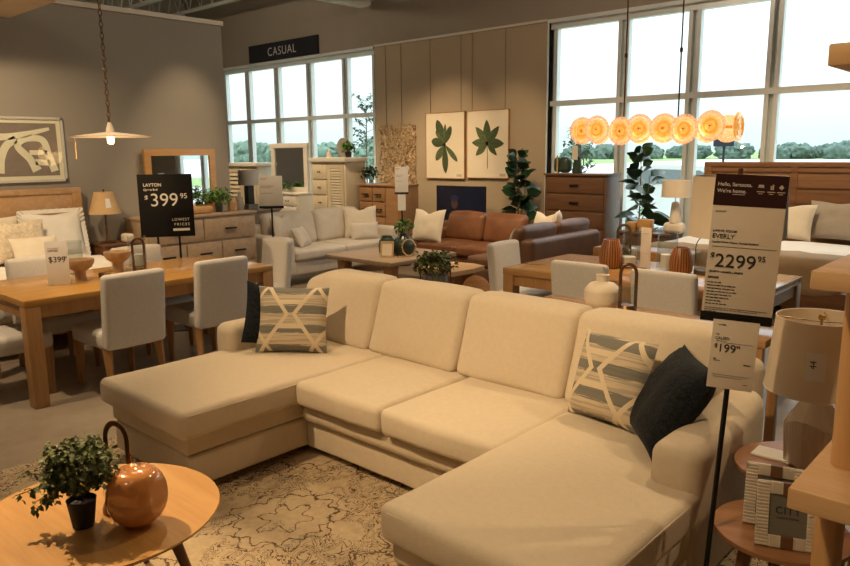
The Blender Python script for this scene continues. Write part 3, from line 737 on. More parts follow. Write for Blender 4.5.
# things on table 1
t = thing('footed_bowl', (-5.74, 2.33, .7605), 0, 'turned wooden footed bowl beside the small white price card', 'bowl', 'wooden footed bowls')
MB().lathe([(.042, 0), (.04, .05), (.045, .075), (.085, .10), (.105, .135), (.107, .165), (.10, .165), (.095, .14), (.05, .115), (0, .11)], seg=36).build('bowl', M['bowl'], t)
dup(t, (-5.95, 2.73, .7605), 0, 'turned wooden footed bowl next to the bronze handled holder', 'wooden footed bowls')
tag(MB().soft((0, 0, .02), (.12, .06, .04), .015, 5).build('wooden_block', M['bronze'], loc=(-5.70, 2.50, .7605)), 'small dark block between the two footed bowls', 'block')
lantern('candle_lantern', (-5.68, 2.78, .7605), R(60), .98, 'bronze loop handled holder on the left dining table', M['bronze'])
def hurricane(loc, r_, h, label, group='clear glass hurricanes'):
    t = thing('glass_hurricane', loc, 0, label, 'vase', group)
    MB().lathe([(r_*.97, .001), (r_, .01), (r_, h), (r_-.003, h), (r_-.003, .012), (0, .012)], seg=28, cap=False).build('glass_cylinder', M['cglass'], t)
    MB().lathe([(r_*.62, .013), (r_*.62, h*.40), (r_*.1, h*.42), (0, h*.42)], seg=20).build('candle', M['white'], t)
    return t
hurricane((-6.10, 2.43, .7605), .075, .27, 'clear glass hurricane on the left table behind the price card')
hurricane((-6.05, 2.95, .7605), .075, .27, 'clear glass hurricane on the left table behind the second footed bowl')
def card(name, loc, rz, w, h, label, lean=0):
    t = thing(name, loc, rz, label, 'price card'); c = MB().box((0, 0, h/2+.002), (w, .004, h), .0005).build('card', M['paper2'], t)
    MB().box((0, .02, .003), (w, .05, .004)).build('holder_foot', M['cglass'], t); return t
t = card('price_card', (-5.64, 2.13, .7605), R(50), .16, .33, 'white price card standing on the left dining table')
text('$399', .06, M['print'], t, (-.062, -.0028, .175)); text('95', .02, M['print'], t, (.052, -.0028, .205)); text('DINING ROOM', .011, M['greyprint'], t, (-.06, -.0028, .275)); text('LAYTON', .018, M['print'], t, (-.06, -.0028, .255))
# ------------------------------------------------------------------ console behind the sectional
t = thing('console_table', (-1.88, 3.98, 0), 0, 'narrow oak console table hidden behind the sectional back', 'table')
MB().box((0, 0, .735), (1.5, .36, .04), .003).build('tabletop', M['oakx'], t)
for a in (-1, 1):
    for b in (-1, 1): MB().box((a*.71, b*.145, .357), (.05, .05, .714), .003).build('leg', M['oakz'], t)
CZ = .7555
t = thing('bottle_vase', (-2.15, 3.98, CZ), 0, 'squat bone white ceramic bottle vase behind the sectional back', 'vase')
prof = [(.075, 0), (.10, .03), (.108, .06)]+[(.108-.002*(i % 2), .06+.012*i) for i in range(1, 6)]+[(.098, .135), (.075, .158), (.045, .167), (.038, .172), (.038, .205), (.042, .21), (.035, .21), (.033, .18), (0, .18)]
MB().lathe(prof, seg=40).build('body', M['ceramic'], t)
lantern('candle_lantern', (-1.97, 3.96, CZ), R(25), 1.0, 'bronze loop handled glass holder right of the white bottle vase', M['bronze'])
def drum_lamp(name, loc, rt_, rb_, h, z0, label, shade, rz=0):
    t = thing(name, loc, rz, label, 'lamp')
    MB().lathe([(rb_, z0), (rt_, z0+h), (rt_-.003, z0+h), (rb_-.003, z0)], seg=48, cap=False).build('lamp_shade', shade, t)
    return t
t = drum_lamp('table_lamp', (-1.38, 4.01, CZ), .235, .245, .32, .50, 'large cream drum shade lamp partly hidden behind the tall price sign', M['shade'])
MB().lathe([(.09, 0), (.095, .02), (.05, .06), (.085, .2), (.07, .33), (.02, .40), (.012, .5)], seg=32).build('base', M['ceramic'], t)
MB().cyl((0, 0, .5), (0, 0, .83), .005, seg=8).box((0, 0, .81), (.46, .006, .004)).build('harp', M['brass'], t)
MB().lathe([(.012, .82), (.016, .83), (.012, .86), (0, .865)], seg=12).build('finial', M['bronze'], t)
# ------------------------------------------------------------------ things on table 2
def woodvase(loc, r_, h, label):
    t = tag(MB().lathe([(r_*.8, 0), (r_*.95, h*.1), (r_, h*.35), (r_*.93, h*.65), (r_*.7, h*.95), (r_*.66, h), (r_*.55, h), (r_*.55, h*.9), (0, h*.9)], seg=32).build('wooden_vase', M['stripewood'], loc=loc), label, 'vase'); return t
woodvase((-2.86, 5.42, .7605), .095, .235, 'striped wooden vase on the right dining table, left one')
woodvase((-2.30, 5.50, .7605), .09, .205, 'striped wooden vase on the right dining table, beside the glass lantern')
lantern('candle_lantern', (-2.84, 5.60, .7605), R(30), 1.15, 'thin loop handled glass holder behind the left striped vase', M['basket'])
t = thing('glass_jar', (-2.76, 5.52, .7605), 0, 'frosted glass jar beside the left striped vase on the right table', 'jar')
MB().lathe([(.065, 0), (.072, .02), (.072, .12), (.055, .15), (.05, .155), (.047, .15), (.066, .12), (.066, .02), (0, .012)], seg=28).build('body', M['cglass'], t); MB().lathe([(.062, .013), (.064, .09), (0, .092)], seg=24).build('fill', M['white'], t)
hurricane((-2.86, 5.78, .7605), .075, .31, 'tall clear glass hurricane on the right table behind the frosted jar')
hurricane((-2.46, 5.60, .7605), .08, .31, 'tall clear glass hurricane on the right table beside the second striped vase')
t = card('price_card', (-2.63, 5.57, .7605), R(-8), .095, .33, 'narrow white price card standing on the right dining table')
MB().span(-.03, .03, -.0035, -.0025, .12, .123).span(-.03, .03, -.0035, -.0025, .28, .284).build('printed_rule', M['greyprint'], t)
t = thing('glass_lantern', (-2.14, 5.60, .7605), R(12), 'clear glass lantern with thin arched black handle on the right table', 'lantern')
MB().lathe([(.085, .03), (.085, .18), (.082, .18), (.082, .03)], seg=28, cap=False).build('glass', M['cglass'], t)
MB().lathe([(.09, 0), (.09, .03), (0, .03)], seg=28).build('base', M['basket'], t)
MB().tube([(-.085, 0, .02), (-.085, 0, .2)]+[(-.085*math.cos(PI*i/10), 0, .2+.10*math.sin(PI*i/10)) for i in range(1, 10)]+[(.085, 0, .2), (.085, 0, .02)], .004, 6).build('handle', M['basket'], t)
# ------------------------------------------------------------------ chandelier
t = thing('chandelier', (-2.52, 5.4, 1.87), 0, 'long amber glass disc chandelier glowing above the right dining table', 'chandelier')
MB().span(-.62, .62, -.012, .012, -.01, .01).build('frame_bar', M['brass'], t, smooth=0)
xs = (-3.10, -2.96, -2.76, -2.60, -2.41, -2.25, -2.06)
def disc(M4, r_, seed):
    d = MB(); prof = [(0, .012), (.012, .014), (.03, .004), (r_*.45, .010), (r_*.62, .004), (r_*.8, .012), (r_*.98, .004), (r_, 0), (r_*.98, -.004), (0, -.004)]
    d.lathe(prof, seg=36, M=M4); return d
k = 0
for x in xs:
    zo = .01*math.sin(k*2.3); yo = -.085-.01*(k % 2)
    Mx = Matrix.Translation((x+2.52, yo, zo)) @ Matrix.Rotation(PI/2+R(4*math.sin(k)), 4, 'X') @ Matrix.Rotation(R(6*math.cos(k*1.7)), 4, 'Y')
    o = disc(Mx, .084 if k % 2 else .088, k).build('glass_disc', M['amber'], t); MB().lathe([(.004, .012), (.004, .024), (0, .026)], seg=8, M=Mx).build('disc_stud', M['black'], t)
    MB().lathe([(.086, .0), (.096, .005), (.106, .003), (.110, 0), (.106, -.003), (.086, -.001)], seg=40, cap=False, M=Mx).build('disc_rim', M['amber_rim'], t); k += 1
for x in (-3.04, -2.86, -2.68, -2.50, -2.33, -2.15, -2.0):
    Mx = Matrix.Translation((x+2.52, .085, -.01)) @ Matrix.Rotation(-PI/2, 4, 'X'); disc(Mx, .10, 0).build('glass_disc', M['amber_rim'], t)
for sx_ in (-1, 1):
    Mx = Matrix.Translation((sx_*.625, 0, 0)) @ Matrix.Rotation(sx_*PI/2, 4, 'Y'); disc(Mx, .105, 0).build('glass_disc', M['amber'], t)
for x in (-3.02, -2.68, -2.33, -2.12):
    MB().soft((x+2.52, 0, -.01), (.045, .045, .06), .022, 4).build('bulb', M['bulb'], t)
for x in (-2.78, -2.34):
    MB().cyl((x+2.52, 0, .01), (x+2.52, 0, 2.9), .006, seg=8).lathe([(.012, 0), (.012, .03)], (x+2.52, 0, .55), 10).build('stem_rod', M['bronze'], t)
MB().span(-.35, .28, -.05, .05, 2.9, 2.93).build('canopy', M['bronze'], t)
pl = bpy.data.lights.new('chandelier_glow', 'POINT'); pl.energy = 14; pl.color = (1, .6, .25); pl.shadow_soft_size = .2
o = bpy.data.objects.new('chandelier_glow', pl); COL.objects.link(o); o.location = (0, 0, -.14); o.parent = t
# ------------------------------------------------------------------ disc pendant
t = thing('disc_pendant', (-6.0, 2.78, 1.87), 0, 'shallow cream disc pendant lamp on a chain with a glowing bulb', 'pendant lamp')
MB().lathe([(.02, .035), (.05, .03), (.2, .012), (.308, -.005), (.32, -.004), (.308, -.010), (.2, .002), (.05, .016), (.02, .02)], seg=56, cap=False).build('shade_disc', M['whiteplaster'], t)
MB().lathe([(.034, .03), (.03, .06), (.012, .11), (0, .11)], seg=16).build('socket_cap', M['whiteplaster'], t)
MB().soft((0, 0, -.025), (.055, .055, .085), .027, 5).build('bulb', M['bulb2'], t)
c = MB(); z = .105; k = 0
while z < 3.45:
    a = [(.014*math.cos(u), 0, z+.022+.027*math.sin(u)) for u in [2*PI*i/8 for i in range(8)]]
    if k % 2: a = [(0, p[0], p[2]) for p in a]
    c.tube(a, .004, 5, closed=True); z += .044; k += 1
c.build('chain', M['bronze'], t)
MB().tube([(-.22, -.20, 0), (-.22, -.20, -.04)], .003, 5).box((-.22, -.20, -.11), (.018, .004, .15)).build('swing_tag', M['shade2'], t)
pl = bpy.data.lights.new('pendant_bulb', 'POINT'); pl.energy = 12; pl.color = (1, .66, .32); pl.shadow_soft_size = .04
o = bpy.data.objects.new('pendant_bulb', pl); COL.objects.link(o); o.location = (0, 0, -.12); o.parent = t
# ------------------------------------------------------------------ price sign (foreground)
def sign_stand():
    t = thing('price_sign_stand', (-.832, 2.292, .006), R(20), 'tall black price stand with EVERLY card beside the right sofa arm', 'price sign'); t.rotation_euler = (0, R(2.6), R(20))
    MB().cyl((0, .012, .01), (0, .012, 1.2), .0085, seg=14).build('pole', M['black'], t)
    MB().lathe([(.08, 0), (.08, .008), (.02, .014), (0, .014)], (0, .012, 0), 32).build('base', M['black'], t)
    w, z0, z1 = .205, 1.185, 1.635
    c = MB().box((0, 0, (z0+z1)/2), (w, .004, z1-z0), .0005).build('large_card', M['paper'], t)
    MB().box((0, -.0024, z1-.048), (w, .001, .096)).build('header_band', M['maroon'], t, smooth=0)
    MB().box((0, .002, z0+.002), (w+.004, .012, .03), .001).build('card_clamp', M['black'], t)
    P, Q = M['print'], M['whiteprint']; y = -.0032; L = -w/2+.008
    text('Hello, Sarasota.', .0155, Q, t, (L, -.0034, z1-.036), bold=.0002); text("We're home.", .0155, Q, t, (L, -.0034, z1-.056), bold=.0002)
    MB().box((L+.062, -.0034, z1-.061), (.036, .0006, .0012)).build('underline', Q, t, smooth=0)
    ic = MB()
    ic.box((.028, -.0034, z1-.036), (.018, .0006, .002)).box((.028, -.0034, z1-.031), (.015, .0006, .006))
    ic.box((.056, -.0034, z1-.036), (.004, .0006, .012)).box((.061, -.0034, z1-.034), (.004, .0006, .016))
    ic.box((.084, -.0034, z1-.034), (.011, .0006, .011), rot=(0, PI/4, 0))
    for cx in (.028, .057, .084): ic.box((cx, -.0034, z1-.049), (.022, .0006, .0026)).box((cx, -.0034, z1-.055), (.012, .0006, .0022))
    ic.build('header_icons', M['greyprint'], t, smooth=0)
    text('IN STOCK', .0065, P, t, (L+.002, y, z1-.117)); text('LIVING ROOM', .010, P, t, (L, y, z1-.178), bold=.0001, space=1.1); text('EVERLY', .0195, P, t, (L, y, z1-.198), bold=.0001)
    text('Double Chaise Sleeper Storage Sectional', .0082, P, t, (L, y, z1-.212))
    text('$', .026, P, t, (L, y, z1-.262), bold=.0005); text('2299', .060, P, t, (L+.014, y, z1-.288), bold=.0002); text('95', .024, P, t, (L+.136, y, z1-.262), bold=.0001)
    text('120.00"W x 63.00"D x 38.00"H', .0078, P, t, (L, y, z1-.306), bold=.0002); text('DETAILS', .0085, P, t, (L, y, z1-.325), bold=.0003)
    rl = MB()
    rl.box((0, y, z1-.224), (w-.02, .0006, .001)).box((-.004, y, z1-.419), (w-.022, .0006, .001))
    rl.build('printed_rule', P, t, smooth=0)
    rn = random.Random(3); ln = MB()
    for i in range(8):
        x = L; zz = z1-.338-.0098*i; end = L+(.04, .078, .076, .078, .068, .062, .04, .06)[i]
        while x < end: q = rn.uniform(.005, .013); ln.box((x+q/2, y, zz), (q, .0006, .0028)); x += q+.0022
    for i in range(2):
        x = L; 
        while x < L+(.15, .03)[i]: q = rn.uniform(.004, .010); ln.box((x+q/2, y, z1-.425-.006*i), (q, .0006, .0014)); x += q+.002
    ln.build('small_print', P, t, smooth=0)
    w2, a0, a1 = .135, .955, 1.180
    MB().box((.004, -.003, (a0+a1)/2), (w2, .003, a1-a0), .0005).build('small_card', M['paper'], t)
    MB().box((0, .004, a1-.006), (.022, .006, .03)).build('clip', M['cglass'], t)
    y = -.0055; L = .004-w2/2+.010
    text('IN STOCK', .005, P, t, (L+.006, y, a1-.018)); text('ARIA', .0055, P, t, (L, y, a1-.049)); text('CALISO', .0125, P, t, (L, y, a1-.064))
    text('$', .019, P, t, (L, y, a1-.092), bold=.0003); text('199', .037, P, t, (L+.010, y, a1-.104), bold=.0001); text('95', .012, P, t, (L+.065, y, a1-.088), bold=.0002)
    r3 = MB().box((.014, y, a1-.074), (.09, .0006, .0008)).box((.004, y, a1-.180), (.11, .0006, .0008)).box((-.004, y, a1-.187), (.085, .0006, .0008)).box((.048, y, a1-.140), (.02, .0006, .0024)).box((.05, y, a1-.205), (.012, .0006, .0018)).box((L+.006, y, a1-.128), (.010, .0006, .002)).box((L+.012, y, a1-.134), (.02, .0006, .0014)).box((L+.02, y, a1-.0695), (.03, .0006, .0010))
    r3.build('small_print', P, t, smooth=0)
sign_stand()
# ------------------------------------------------------------------ nesting side tables and what stands on them
def side_table(loc, r_, z, label, rz):
    t = thing('side_table', loc, rz, label, 'side table', None)
    MB().lathe([(0, z-.022), (r_*.94, z-.022), (r_*.99, z-.016), (r_, z-.004), (r_*.995, z), (0, z)], seg=64, cap=False).build('tabletop', M['oaklight'] if 0 else M['sidewood'], t, smooth=40)
    for k in range(3):
        a = R(90+120*k); c, s = math.cos(a), math.sin(a)
        MB().tube([(c*r_*.55, s*r_*.55, z-.02), (c*r_*.86, s*r_*.86, 0)], [.024, .014], 14).build('leg', M['walnutz'], t)
M['sidewood'] = wood('warm side wood', (.27, .12, .05), (.36, .175, .078), 0, 1.1, .35)
side_table((-.64, 2.47, 0), .215, .46, 'lower round wooden side table holding the picture frames', R(20))
side_table((-.68, 2.83, 0), .235, .55, 'taller round wooden side table under the big lamp', R(75))
def frame(loc, rz, lean, label, front):
    t = thing('picture_frame', loc, rz, label, 'picture frame'); t.rotation_euler = (R(-lean), 0, rz)
    w, h = .185, .208; b = .037; f = MB()
    n = 19
    for i in range(n):
        z = (i+.5)*h/n
        f.box((-w/2+b/2, 0, z), (b, .018, h/n*.55), .001).box((w/2-b/2, 0, z), (b, .018, h/n*.55), .001)
    f.span(-w/2, -w/2+b, -.004, .006, 0, h).span(w/2-b, w/2, -.004, .006, 0, h)
    for zz in (b/2, h-b/2):
        f.span(-w/2+b, w/2-b, -.004, .006, zz-b/2, zz+b/2)
        for i in range(6):
            for s_ in (-1, 1): f.box((s_*(.018+i*.006), 0, zz), (.0042, .018, b), .0006)
    f.build('frame', M['frame_bone'], t)
    for zz in (b/2, h-b/2): MB().box((0, 0, zz), (.036, .021, b+.001)).build('inlay', M['walnut'], t, smooth=0)
    MB().span(-w/2+b, w/2-b, .0, .003, b, h-b).build('photo_insert', M['insert'], t, smooth=0)
    MB().span(-w/2+.02, w/2-.02, .006, .012, .01, h-.01).box((0, .04, h*.36), (.05, .004, h*.70), rot=(R(-20), 0, 0)).build('easel_back', M['black'], t)
    if front:
        text('CITY', .032, M['print'], t, (0, -.0012, h*.52), 'CENTER', bold=.0004, space=1.1); text('FURNITURE', .0095, M['print'], t, (0, -.0012, h*.44), 'CENTER', space=1.35)
M['frame_bone'] = plain('ribbed bone frame', (.70, .62, .50), .6, var=.1)
M['insert'] = plain('photo insert', (.16, .155, .125), .25, var=.04)
frame((-.590, 2.345, .463), R(22), 10, 'front ribbed picture frame reading CITY FURNITURE on the side table', True)
frame((-.665, 2.455, .463), R(16), 10, 'ribbed picture frame standing behind the front one on the side table', False)
tag(MB().box((0, 0, .004), (.14, .1, .008), .001).build('paper_leaflet', M['paper2'], loc=(-.79, 2.86, .5505)), 'white leaflet lying on the taller side table', 'leaflet')
# big lamp on the taller table
t = thing('table_lamp', (-.665, 2.86, .5505), R(10), 'ribbed taupe ceramic lamp with a wide cream shade on the side table', 'lamp')
rs = MB(); sg = 8
def polyring(rr, z, n=8, ph=0): return [(rr*math.cos(2*PI*i/n+ph), rr*math.sin(2*PI*i/n+ph), z) for i in range(n)]
nb = 72; vs = []; fs = []
def corner(a, rr, n=6, ph=.2):
    k = 2*PI/n; q = ((a-ph) % k)-k/2; return rr*math.cos(k/2)/math.cos(q)
rows = [(.075, 0, 1), (.088, .01, 1), (.098, .12, 1), (.105, .19, 1)]
rows = [(.078, 0, 1), (.090, .01, 1), (.098, .12, 1), (.100, .175, 1)]
for rr, z, rib in rows:
    for i in range(nb): a = 2*PI*i/nb; g = 1+(.022 if i % 2 else -.012); q = corner(a, rr)*g; zz = z + (.014*math.cos(3*(a-.2)) if z > .15 else 0); vs.append((q*math.cos(a), q*math.sin(a), zz))
for j in range(3):
    for i in range(nb): i2 = (i+1) % nb; fs.append([j*nb+i, j*nb+i2, (j+1)*nb+i2, (j+1)*nb+i])
o0 = len(vs)
for i in range(nb): a = 2*PI*i/nb; vs.append((.038*math.cos(a), .038*math.sin(a), .262))
for i in range(nb): i2 = (i+1) % nb; fs.append([3*nb+i, 3*nb+i2, o0+i2, o0+i])
fs.append(list(range(nb))[::-1]); fs.append([o0+i for i in range(nb)])
rs.add(vs, fs).build('base', M['lampbase'], t, smooth=25)
MB().cyl((0, 0, .26), (0, 0, .30), .012).cyl((0, 0, .30), (0, 0, .56), .004, seg=8).build('stem', M['brass'], t)
MB().lathe([(.175, .295), (.150, .565), (.147, .565), (.172, .295)], seg=64, cap=False).build('lamp_shade', M['shade'], t)
MB().tube([(.150*math.cos(2*PI*i/48), .150*math.sin(2*PI*i/48), .565) for i in range(48)], .0025, 6, closed=True).build('shade_rim', M['paper'], t)
MB().tube([(.175*math.cos(2*PI*i/48), .175*math.sin(2*PI*i/48), .295) for i in range(48)], .0025, 6, closed=True).build('shade_rim', M['paper'], t)
MB().tube([(-.148, 0, .555), (0, 0, .548), (.148, 0, .555)], .0022, 6).tube([(0, -.148, .555), (0, 0, .548), (0, .148, .555)], .0022, 6).build('spider', M['brass'], t)
MB().soft((0, 0, .565), (.026, .026, .026), .0129, 4).build('finial', M['brass'], t)
sg_ = MB(); 
def arc(a0, a1, z0, z1, rf, n=6):
    m = MB(); v = []; f = []
    for i in range(n+1):
        a = a0+(a1-a0)*i/n
        for z in (z0, z1): rr = rf(z); v.append((rr*math.cos(a), rr*math.sin(a), z))
    for i in range(n): f.append([2*i, 2*i+2, 2*i+3, 2*i+1])
    m.add(v, f); return m
arc(R(-100), R(-78), .37, .47, lambda z: .1775-(z-.295)*.0926).build('swing_tag', M['paper2'], t)
tx = text('44', .03, M['print'], t, (.005, -.1755, .43), 'CENTER', rot=(R(86), R(-90), 0)); 
# ------------------------------------------------------------------ wooden shelf on the right
t = thing('wooden_shelf_unit', (-.25, 2.10, 0), 0, 'chunky pine shelf unit with round posts at the right edge', 'shelf')
def board(z, th, dx0, dy0, label=None):
    MB().span(dx0, .62, dy0, .62, z-th, z, .004).build('shelf_board', M['pine'], t)
board(.885, .055, -.225, -.24); board(1.435, .045, -.215, -.24); board(1.955, .05, -.235, -.17)
for z0, z1, px, py in ((0, .83, -.175, 0), (.886, 1.389, -.150, .0), (1.436, 1.904, -.12, .0)):
    MB().cyl((px, py, z0), (px, py, z1), .037, seg=32).build('post', M['pinez'], t)
    MB().cyl((.5, .5, z0), (.5, .5, z1), .037, seg=32).build('post', M['pinez'], t); MB().cyl((px, .5, z0), (px, .5, z1), .037, seg=32).build('post', M['pinez'], t); MB().cyl((.5, py, z0), (.5, py, z1), .037, seg=32).build('post', M['pinez'], t)
# ------------------------------------------------------------------ bedroom group on the left wall
def bed(loc, rz, W_, L_, hh, top, label, boards, footrail=None):
    t = thing('bed', loc, rz, label, 'bed')     # local: headboard at y=0 (+Y wall), bed extends to -Y
    f = MB().span(-W_/2, W_/2, -.07, 0, .25, hh-.06, .003)
    f.build('headboard', boards, t)
    fr = MB().span(-W_/2-.01, W_/2+.01, -.085, .012, hh-.06, hh, .003).span(-W_/2-.01, -W_/2+.09, -.082, .01, 0, hh-.06).span(W_/2-.09, W_/2+.01, -.082, .01, 0, hh-.06).span(-.04, .04, -.08, 0, .4, hh-.06)
    if top > 1:
        pass
    fr.build('headboard_frame', boards, t)
    MB().span(-W_/2, W_/2, -L_, -.09, .16, .34, .004).build('side_rail', boards, t)
    for a in (-1, 1): MB().span(a*(W_/2-.1), a*W_/2, -L_, -L_+.1, 0, .16).build('leg', boards, t)
    return t
BR = R(90)
t = bed((XL+.03, 2.55, 0), BR, 1.75, 1.70, 1.37, 0, 'light oak bed with white bedding against the left wall', M['ashbed'] if 'ashbed' in M else M['ash'])
MB().soft((0, -.93, .47), (1.72, 1.64, .28), .08, 12, (0, 0, .01), wob=.01).build('mattress', M['white_linen'], t)
MB().soft((0, -1.10, .49), (1.84, 1.34, .34), .10, 16, (0, 0, .012), wob=.02, seed=4).build('duvet', M['white_linen'], t)
def wallpillow(px, py, pz, w, h, th, rz, lean, mat, label, chop=.1, ruff=0, seed=1, name='bed_pillow'):
    return pillow(name, (px, py, pz), (R(-lean), 0, rz), w, h, th, mat, label, 'pillow', None, chop, seed, ruff)
PZ = .665
wallpillow(-8.07, 3.07, PZ, .60, .47, .17, R(88), 14, M['white_linen'], 'ruffled white pillow propped on the bed near the burlap lamp', .03, .035, 1)
wallpillow(-8.05, 2.40, PZ, .66, .46, .17, R(90), 14, M['cream_pillow'], 'plain white pillow against the headboard behind the textured one', .04, 0, 2)
wallpillow(-7.86, 2.65, PZ, .50, .44, .16, R(85), 20, M['texpillow'] if 'texpillow' in M else M['cream_pillow'], 'textured cream pillow in the middle of the left bed', .05, 0, 3)
wallpillow(-7.66, 2.73, PZ, .46, .28, .13, R(92), 24, M['cream_pillow'], 'small banded lumbar pillow at the front of the left bed', .0, 0, 4)
wallpillow(-7.88, 2.02, PZ, .52, .42, .15, R(90), 18, M['white_linen'], 'white pillow at the left edge of the photo on the left bed', .05, 0, 5)
# wall art on the left wall
t = thing('framed_print', (XL+.002, 2.70, 1.44), BR, 'framed abstract print in mauve and cream above the left bed', 'picture')
MB().span(-.64, .64, -.03, 0, 0, .025).span(-.64, .64, -.03, 0, .655, .68).span(-.64, -.615, -.03, 0, 0, .68).span(.615, .64, -.03, 0, 0, .68).build('frame', M['silver'] if 'silver' in M else M['steel'], t, smooth=0)
MB().span(-.615, .615, -.012, -.002, .025, .655).build('mat_board', M['art'], t, smooth=0)
M['mauve'] = plain('mauve ground', (.26, .19, .16), .8, var=.06, vs=20)
MB().span(-.57, .57, -.0135, -.0125, .065, .615).build('print_ground', M['mauve'], t, smooth=0)
b = MB()
def band(pts, w, y=-.0145):
    vs = []; fs = []; pts = [Vector(p) for p in pts]; W_ = w if isinstance(w, list) else [w]*len(pts); P2 = []; w = []
    for i in range(len(pts)-1):
        a, b0, c0, d0 = pts[max(i-1, 0)], pts[i], pts[i+1], pts[min(i+2, len(pts)-1)]
        for j in range(8):
            u = j/8; P2.append(.5*((2*b0)+(c0-a)*u+(2*a-5*b0+4*c0-d0)*u*u+(3*b0-a-3*c0+d0)*u**3)); w.append(W_[i]*(1-u)+W_[i+1]*u)
    P2.append(pts[-1]); w.append(W_[-1]); pts = P2
    for i, p in enumerate(pts):
        d = (pts[min(i+1, len(pts)-1)]-pts[max(i-1, 0)]).normalized(); n = Vector((-d.y, d.x)); ww = w if not isinstance(w, list) else w[i]
        vs += [(p.x+n.x*ww/2, y, p.y+n.y*ww/2), (p.x-n.x*ww/2, y, p.y-n.y*ww/2)]
    for i in range(len(pts)-1): fs.append([2*i, 2*i+1, 2*i+3, 2*i+2])
    b.add(vs, fs)
band([(-.3, .50), (0, .47), (.25, .50), (.50, .56)], [.08, .07, .06, .03])
band([(-.02, .10), (.0, .25), (.06, .38), (.16, .45)], .075); band([(.34, .12), (.28, .24), (.17, .38), (.26, .45), (.42, .44), (.47, .28), (.52, .11)], [.10, .075, .07, .06, .07, .075, .08]); band([(.28, .31), (.46, .31)], .05); band([(.33, .21), (.48, .20)], .06)
band([(-.12, .12), (-.1, .3), (-.16, .46)], .06)
b.build('print_shapes', M['art'], t, smooth=0)
MB().span(-.612, .612, -.024, -.022, .028, .652).build('glazing', M['glass'], t, smooth=0)
# nightstand + burlap lamp
t = thing('nightstand', (XL+.24, 3.70, 0), BR, 'low dark nightstand under the burlap shade lamp', 'nightstand')
MB().span(-.20, .20, -.2, .2, 0, .72, .004).build('body', M['walnut'], t); MB().span(-.18, .18, -.212, -.2, .42, .68, .003).build('drawer', M['walnut'], t); MB().span(-.18, .18, -.212, -.2, .12, .38, .003).build('drawer', M['walnut'], t)
MB().span(-.21, .21, -.21, .21, .72, .745, .003).build('top', M['walnut'], t)
t = drum_lamp('table_lamp', (XL+.25, 3.62, .7455), .10, .17, .24, .33, 'bronze stick lamp with tapered burlap shade beside the left bed', M['shade2'])
MB().lathe([(.085, 0), (.085, .012), (.02, .03), (.01, .05), (.01, .56), (0, .57)], seg=24).build('base', M['bronze'], t); MB().box((0, 0, .565), (.19, .004, .003)).build('spider', M['brass'], t); MB().soft((0, 0, .585), (.02, .02, .03), .009, 3).build('finial', M['bronze'], t)
arc(R(-20), R(2), .40, .50, lambda z: .174-(z-.33)*.2917).build('swing_tag', M['paper2'], t)
tag(MB().soft((0, 0, .05), (.16, .10, .10), .03, 5).build('white_canister', M['ceramic'], loc=(XL+.38, 3.79, .7455)), 'small pale canister on the dark nightstand', 'canister')
# dresser with mirror
def chest(name, loc, rz, W_, D_, H_, rows, mat, label, cat, top=None, hmat=None, hw=.14, leg=.07, handle='bar', ov=.015, door=0):
    t = thing(name, loc, rz, label, cat)   # front at -Y (y=-D/2)
    MB().span(-W_/2, W_/2, -D_/2+.012, D_/2, leg, H_-.03, .003).build('body', mat, t)
    MB().span(-W_/2-ov, W_/2+ov, -D_/2-ov, D_/2, H_-.03, H_, .004).build('top', top or mat, t)
    for a in (-1, 1):
        for b in (-1, 1): MB().box((a*(W_/2-.05), b*(D_/2-.05), leg/2), (.07, .07, leg)).build('leg', mat, t)
    z = H_-.055; rh = (H_-.03-leg-.05)/len(rows)
    for cols in rows:
        x = -W_/2+.035; tot = sum(cols); av = (W_-.07)*(1-door)-.02*(len(cols)-1)
        for cw in cols:
            dw = av*cw/tot; d = MB().span(x, x+dw, -D_/2-.004, -D_/2+.014, z-rh+.025, z-.004, .004).build('drawer', mat, t)
            cx, cz = x+dw/2, z-rh/2+.01; hh = min(hw, dw*.5)
            if handle == 'bar': MB().box((cx, -D_/2-.03, cz), (hh, .018, .022), .004).box((cx-hh*.4, -D_/2-.015, cz), (.01, .03, .01)).box((cx+hh*.4, -D_/2-.015, cz), (.01, .03, .01)).build('handle', hmat or M['black'], d)
            elif handle == 'cup': MB().box((cx, -D_/2-.015, cz), (hh, .022, .035), .008).build('handle', hmat or M['black'], d)
            else:
                for q in (-hh*.3, hh*.3): MB().soft((cx+q, -D_/2-.016, cz), (.025, .025, .025), .012, 3).build('knob', hmat or M['black'], d)
            x += dw+.02
        z -= rh
    if door: MB().span(W_/2-.035-(W_-.07)*door+.02, W_/2-.035, -D_/2-.004, -D_/2+.014, leg+.045, H_-.06, .004).build('door', mat, t)
    return t
chest('dresser', (XL+.27, 4.68, 0), BR, 1.49, .46, 1.0, [(1, 1), (1, 1, 1), (1, 1, 1)], M['ash'], 'washed oak six drawer dresser under the mirror on the left wall', 'dresser', hw=.16)
chest('nightstand', (-9.02, 6.22, 0), BR, .62, .42, .92, [(1,), (1,), (1,)], M['ash'], 'washed oak nightstand beyond the end of the left wall', 'nightstand')
t = thing('dresser_mirror', (XL+.06, 4.68, 1.0), BR, 'wide oak framed mirror standing on the washed oak dresser', 'mirror')
MB().span(-.47, .47, -.03, .02, 0, .08).span(-.47, .47, -.03, .02, .70, .78).span(-.47, -.39, -.03, .02, .08, .70).span(.39, .47, -.03, .02, .08, .70).build('frame', M['oakx'], t, smooth=0)
MB().span(-.392, .392, -.012, .0, .078, .702).build('mirror_glass', M['mirror'], t, smooth=0)
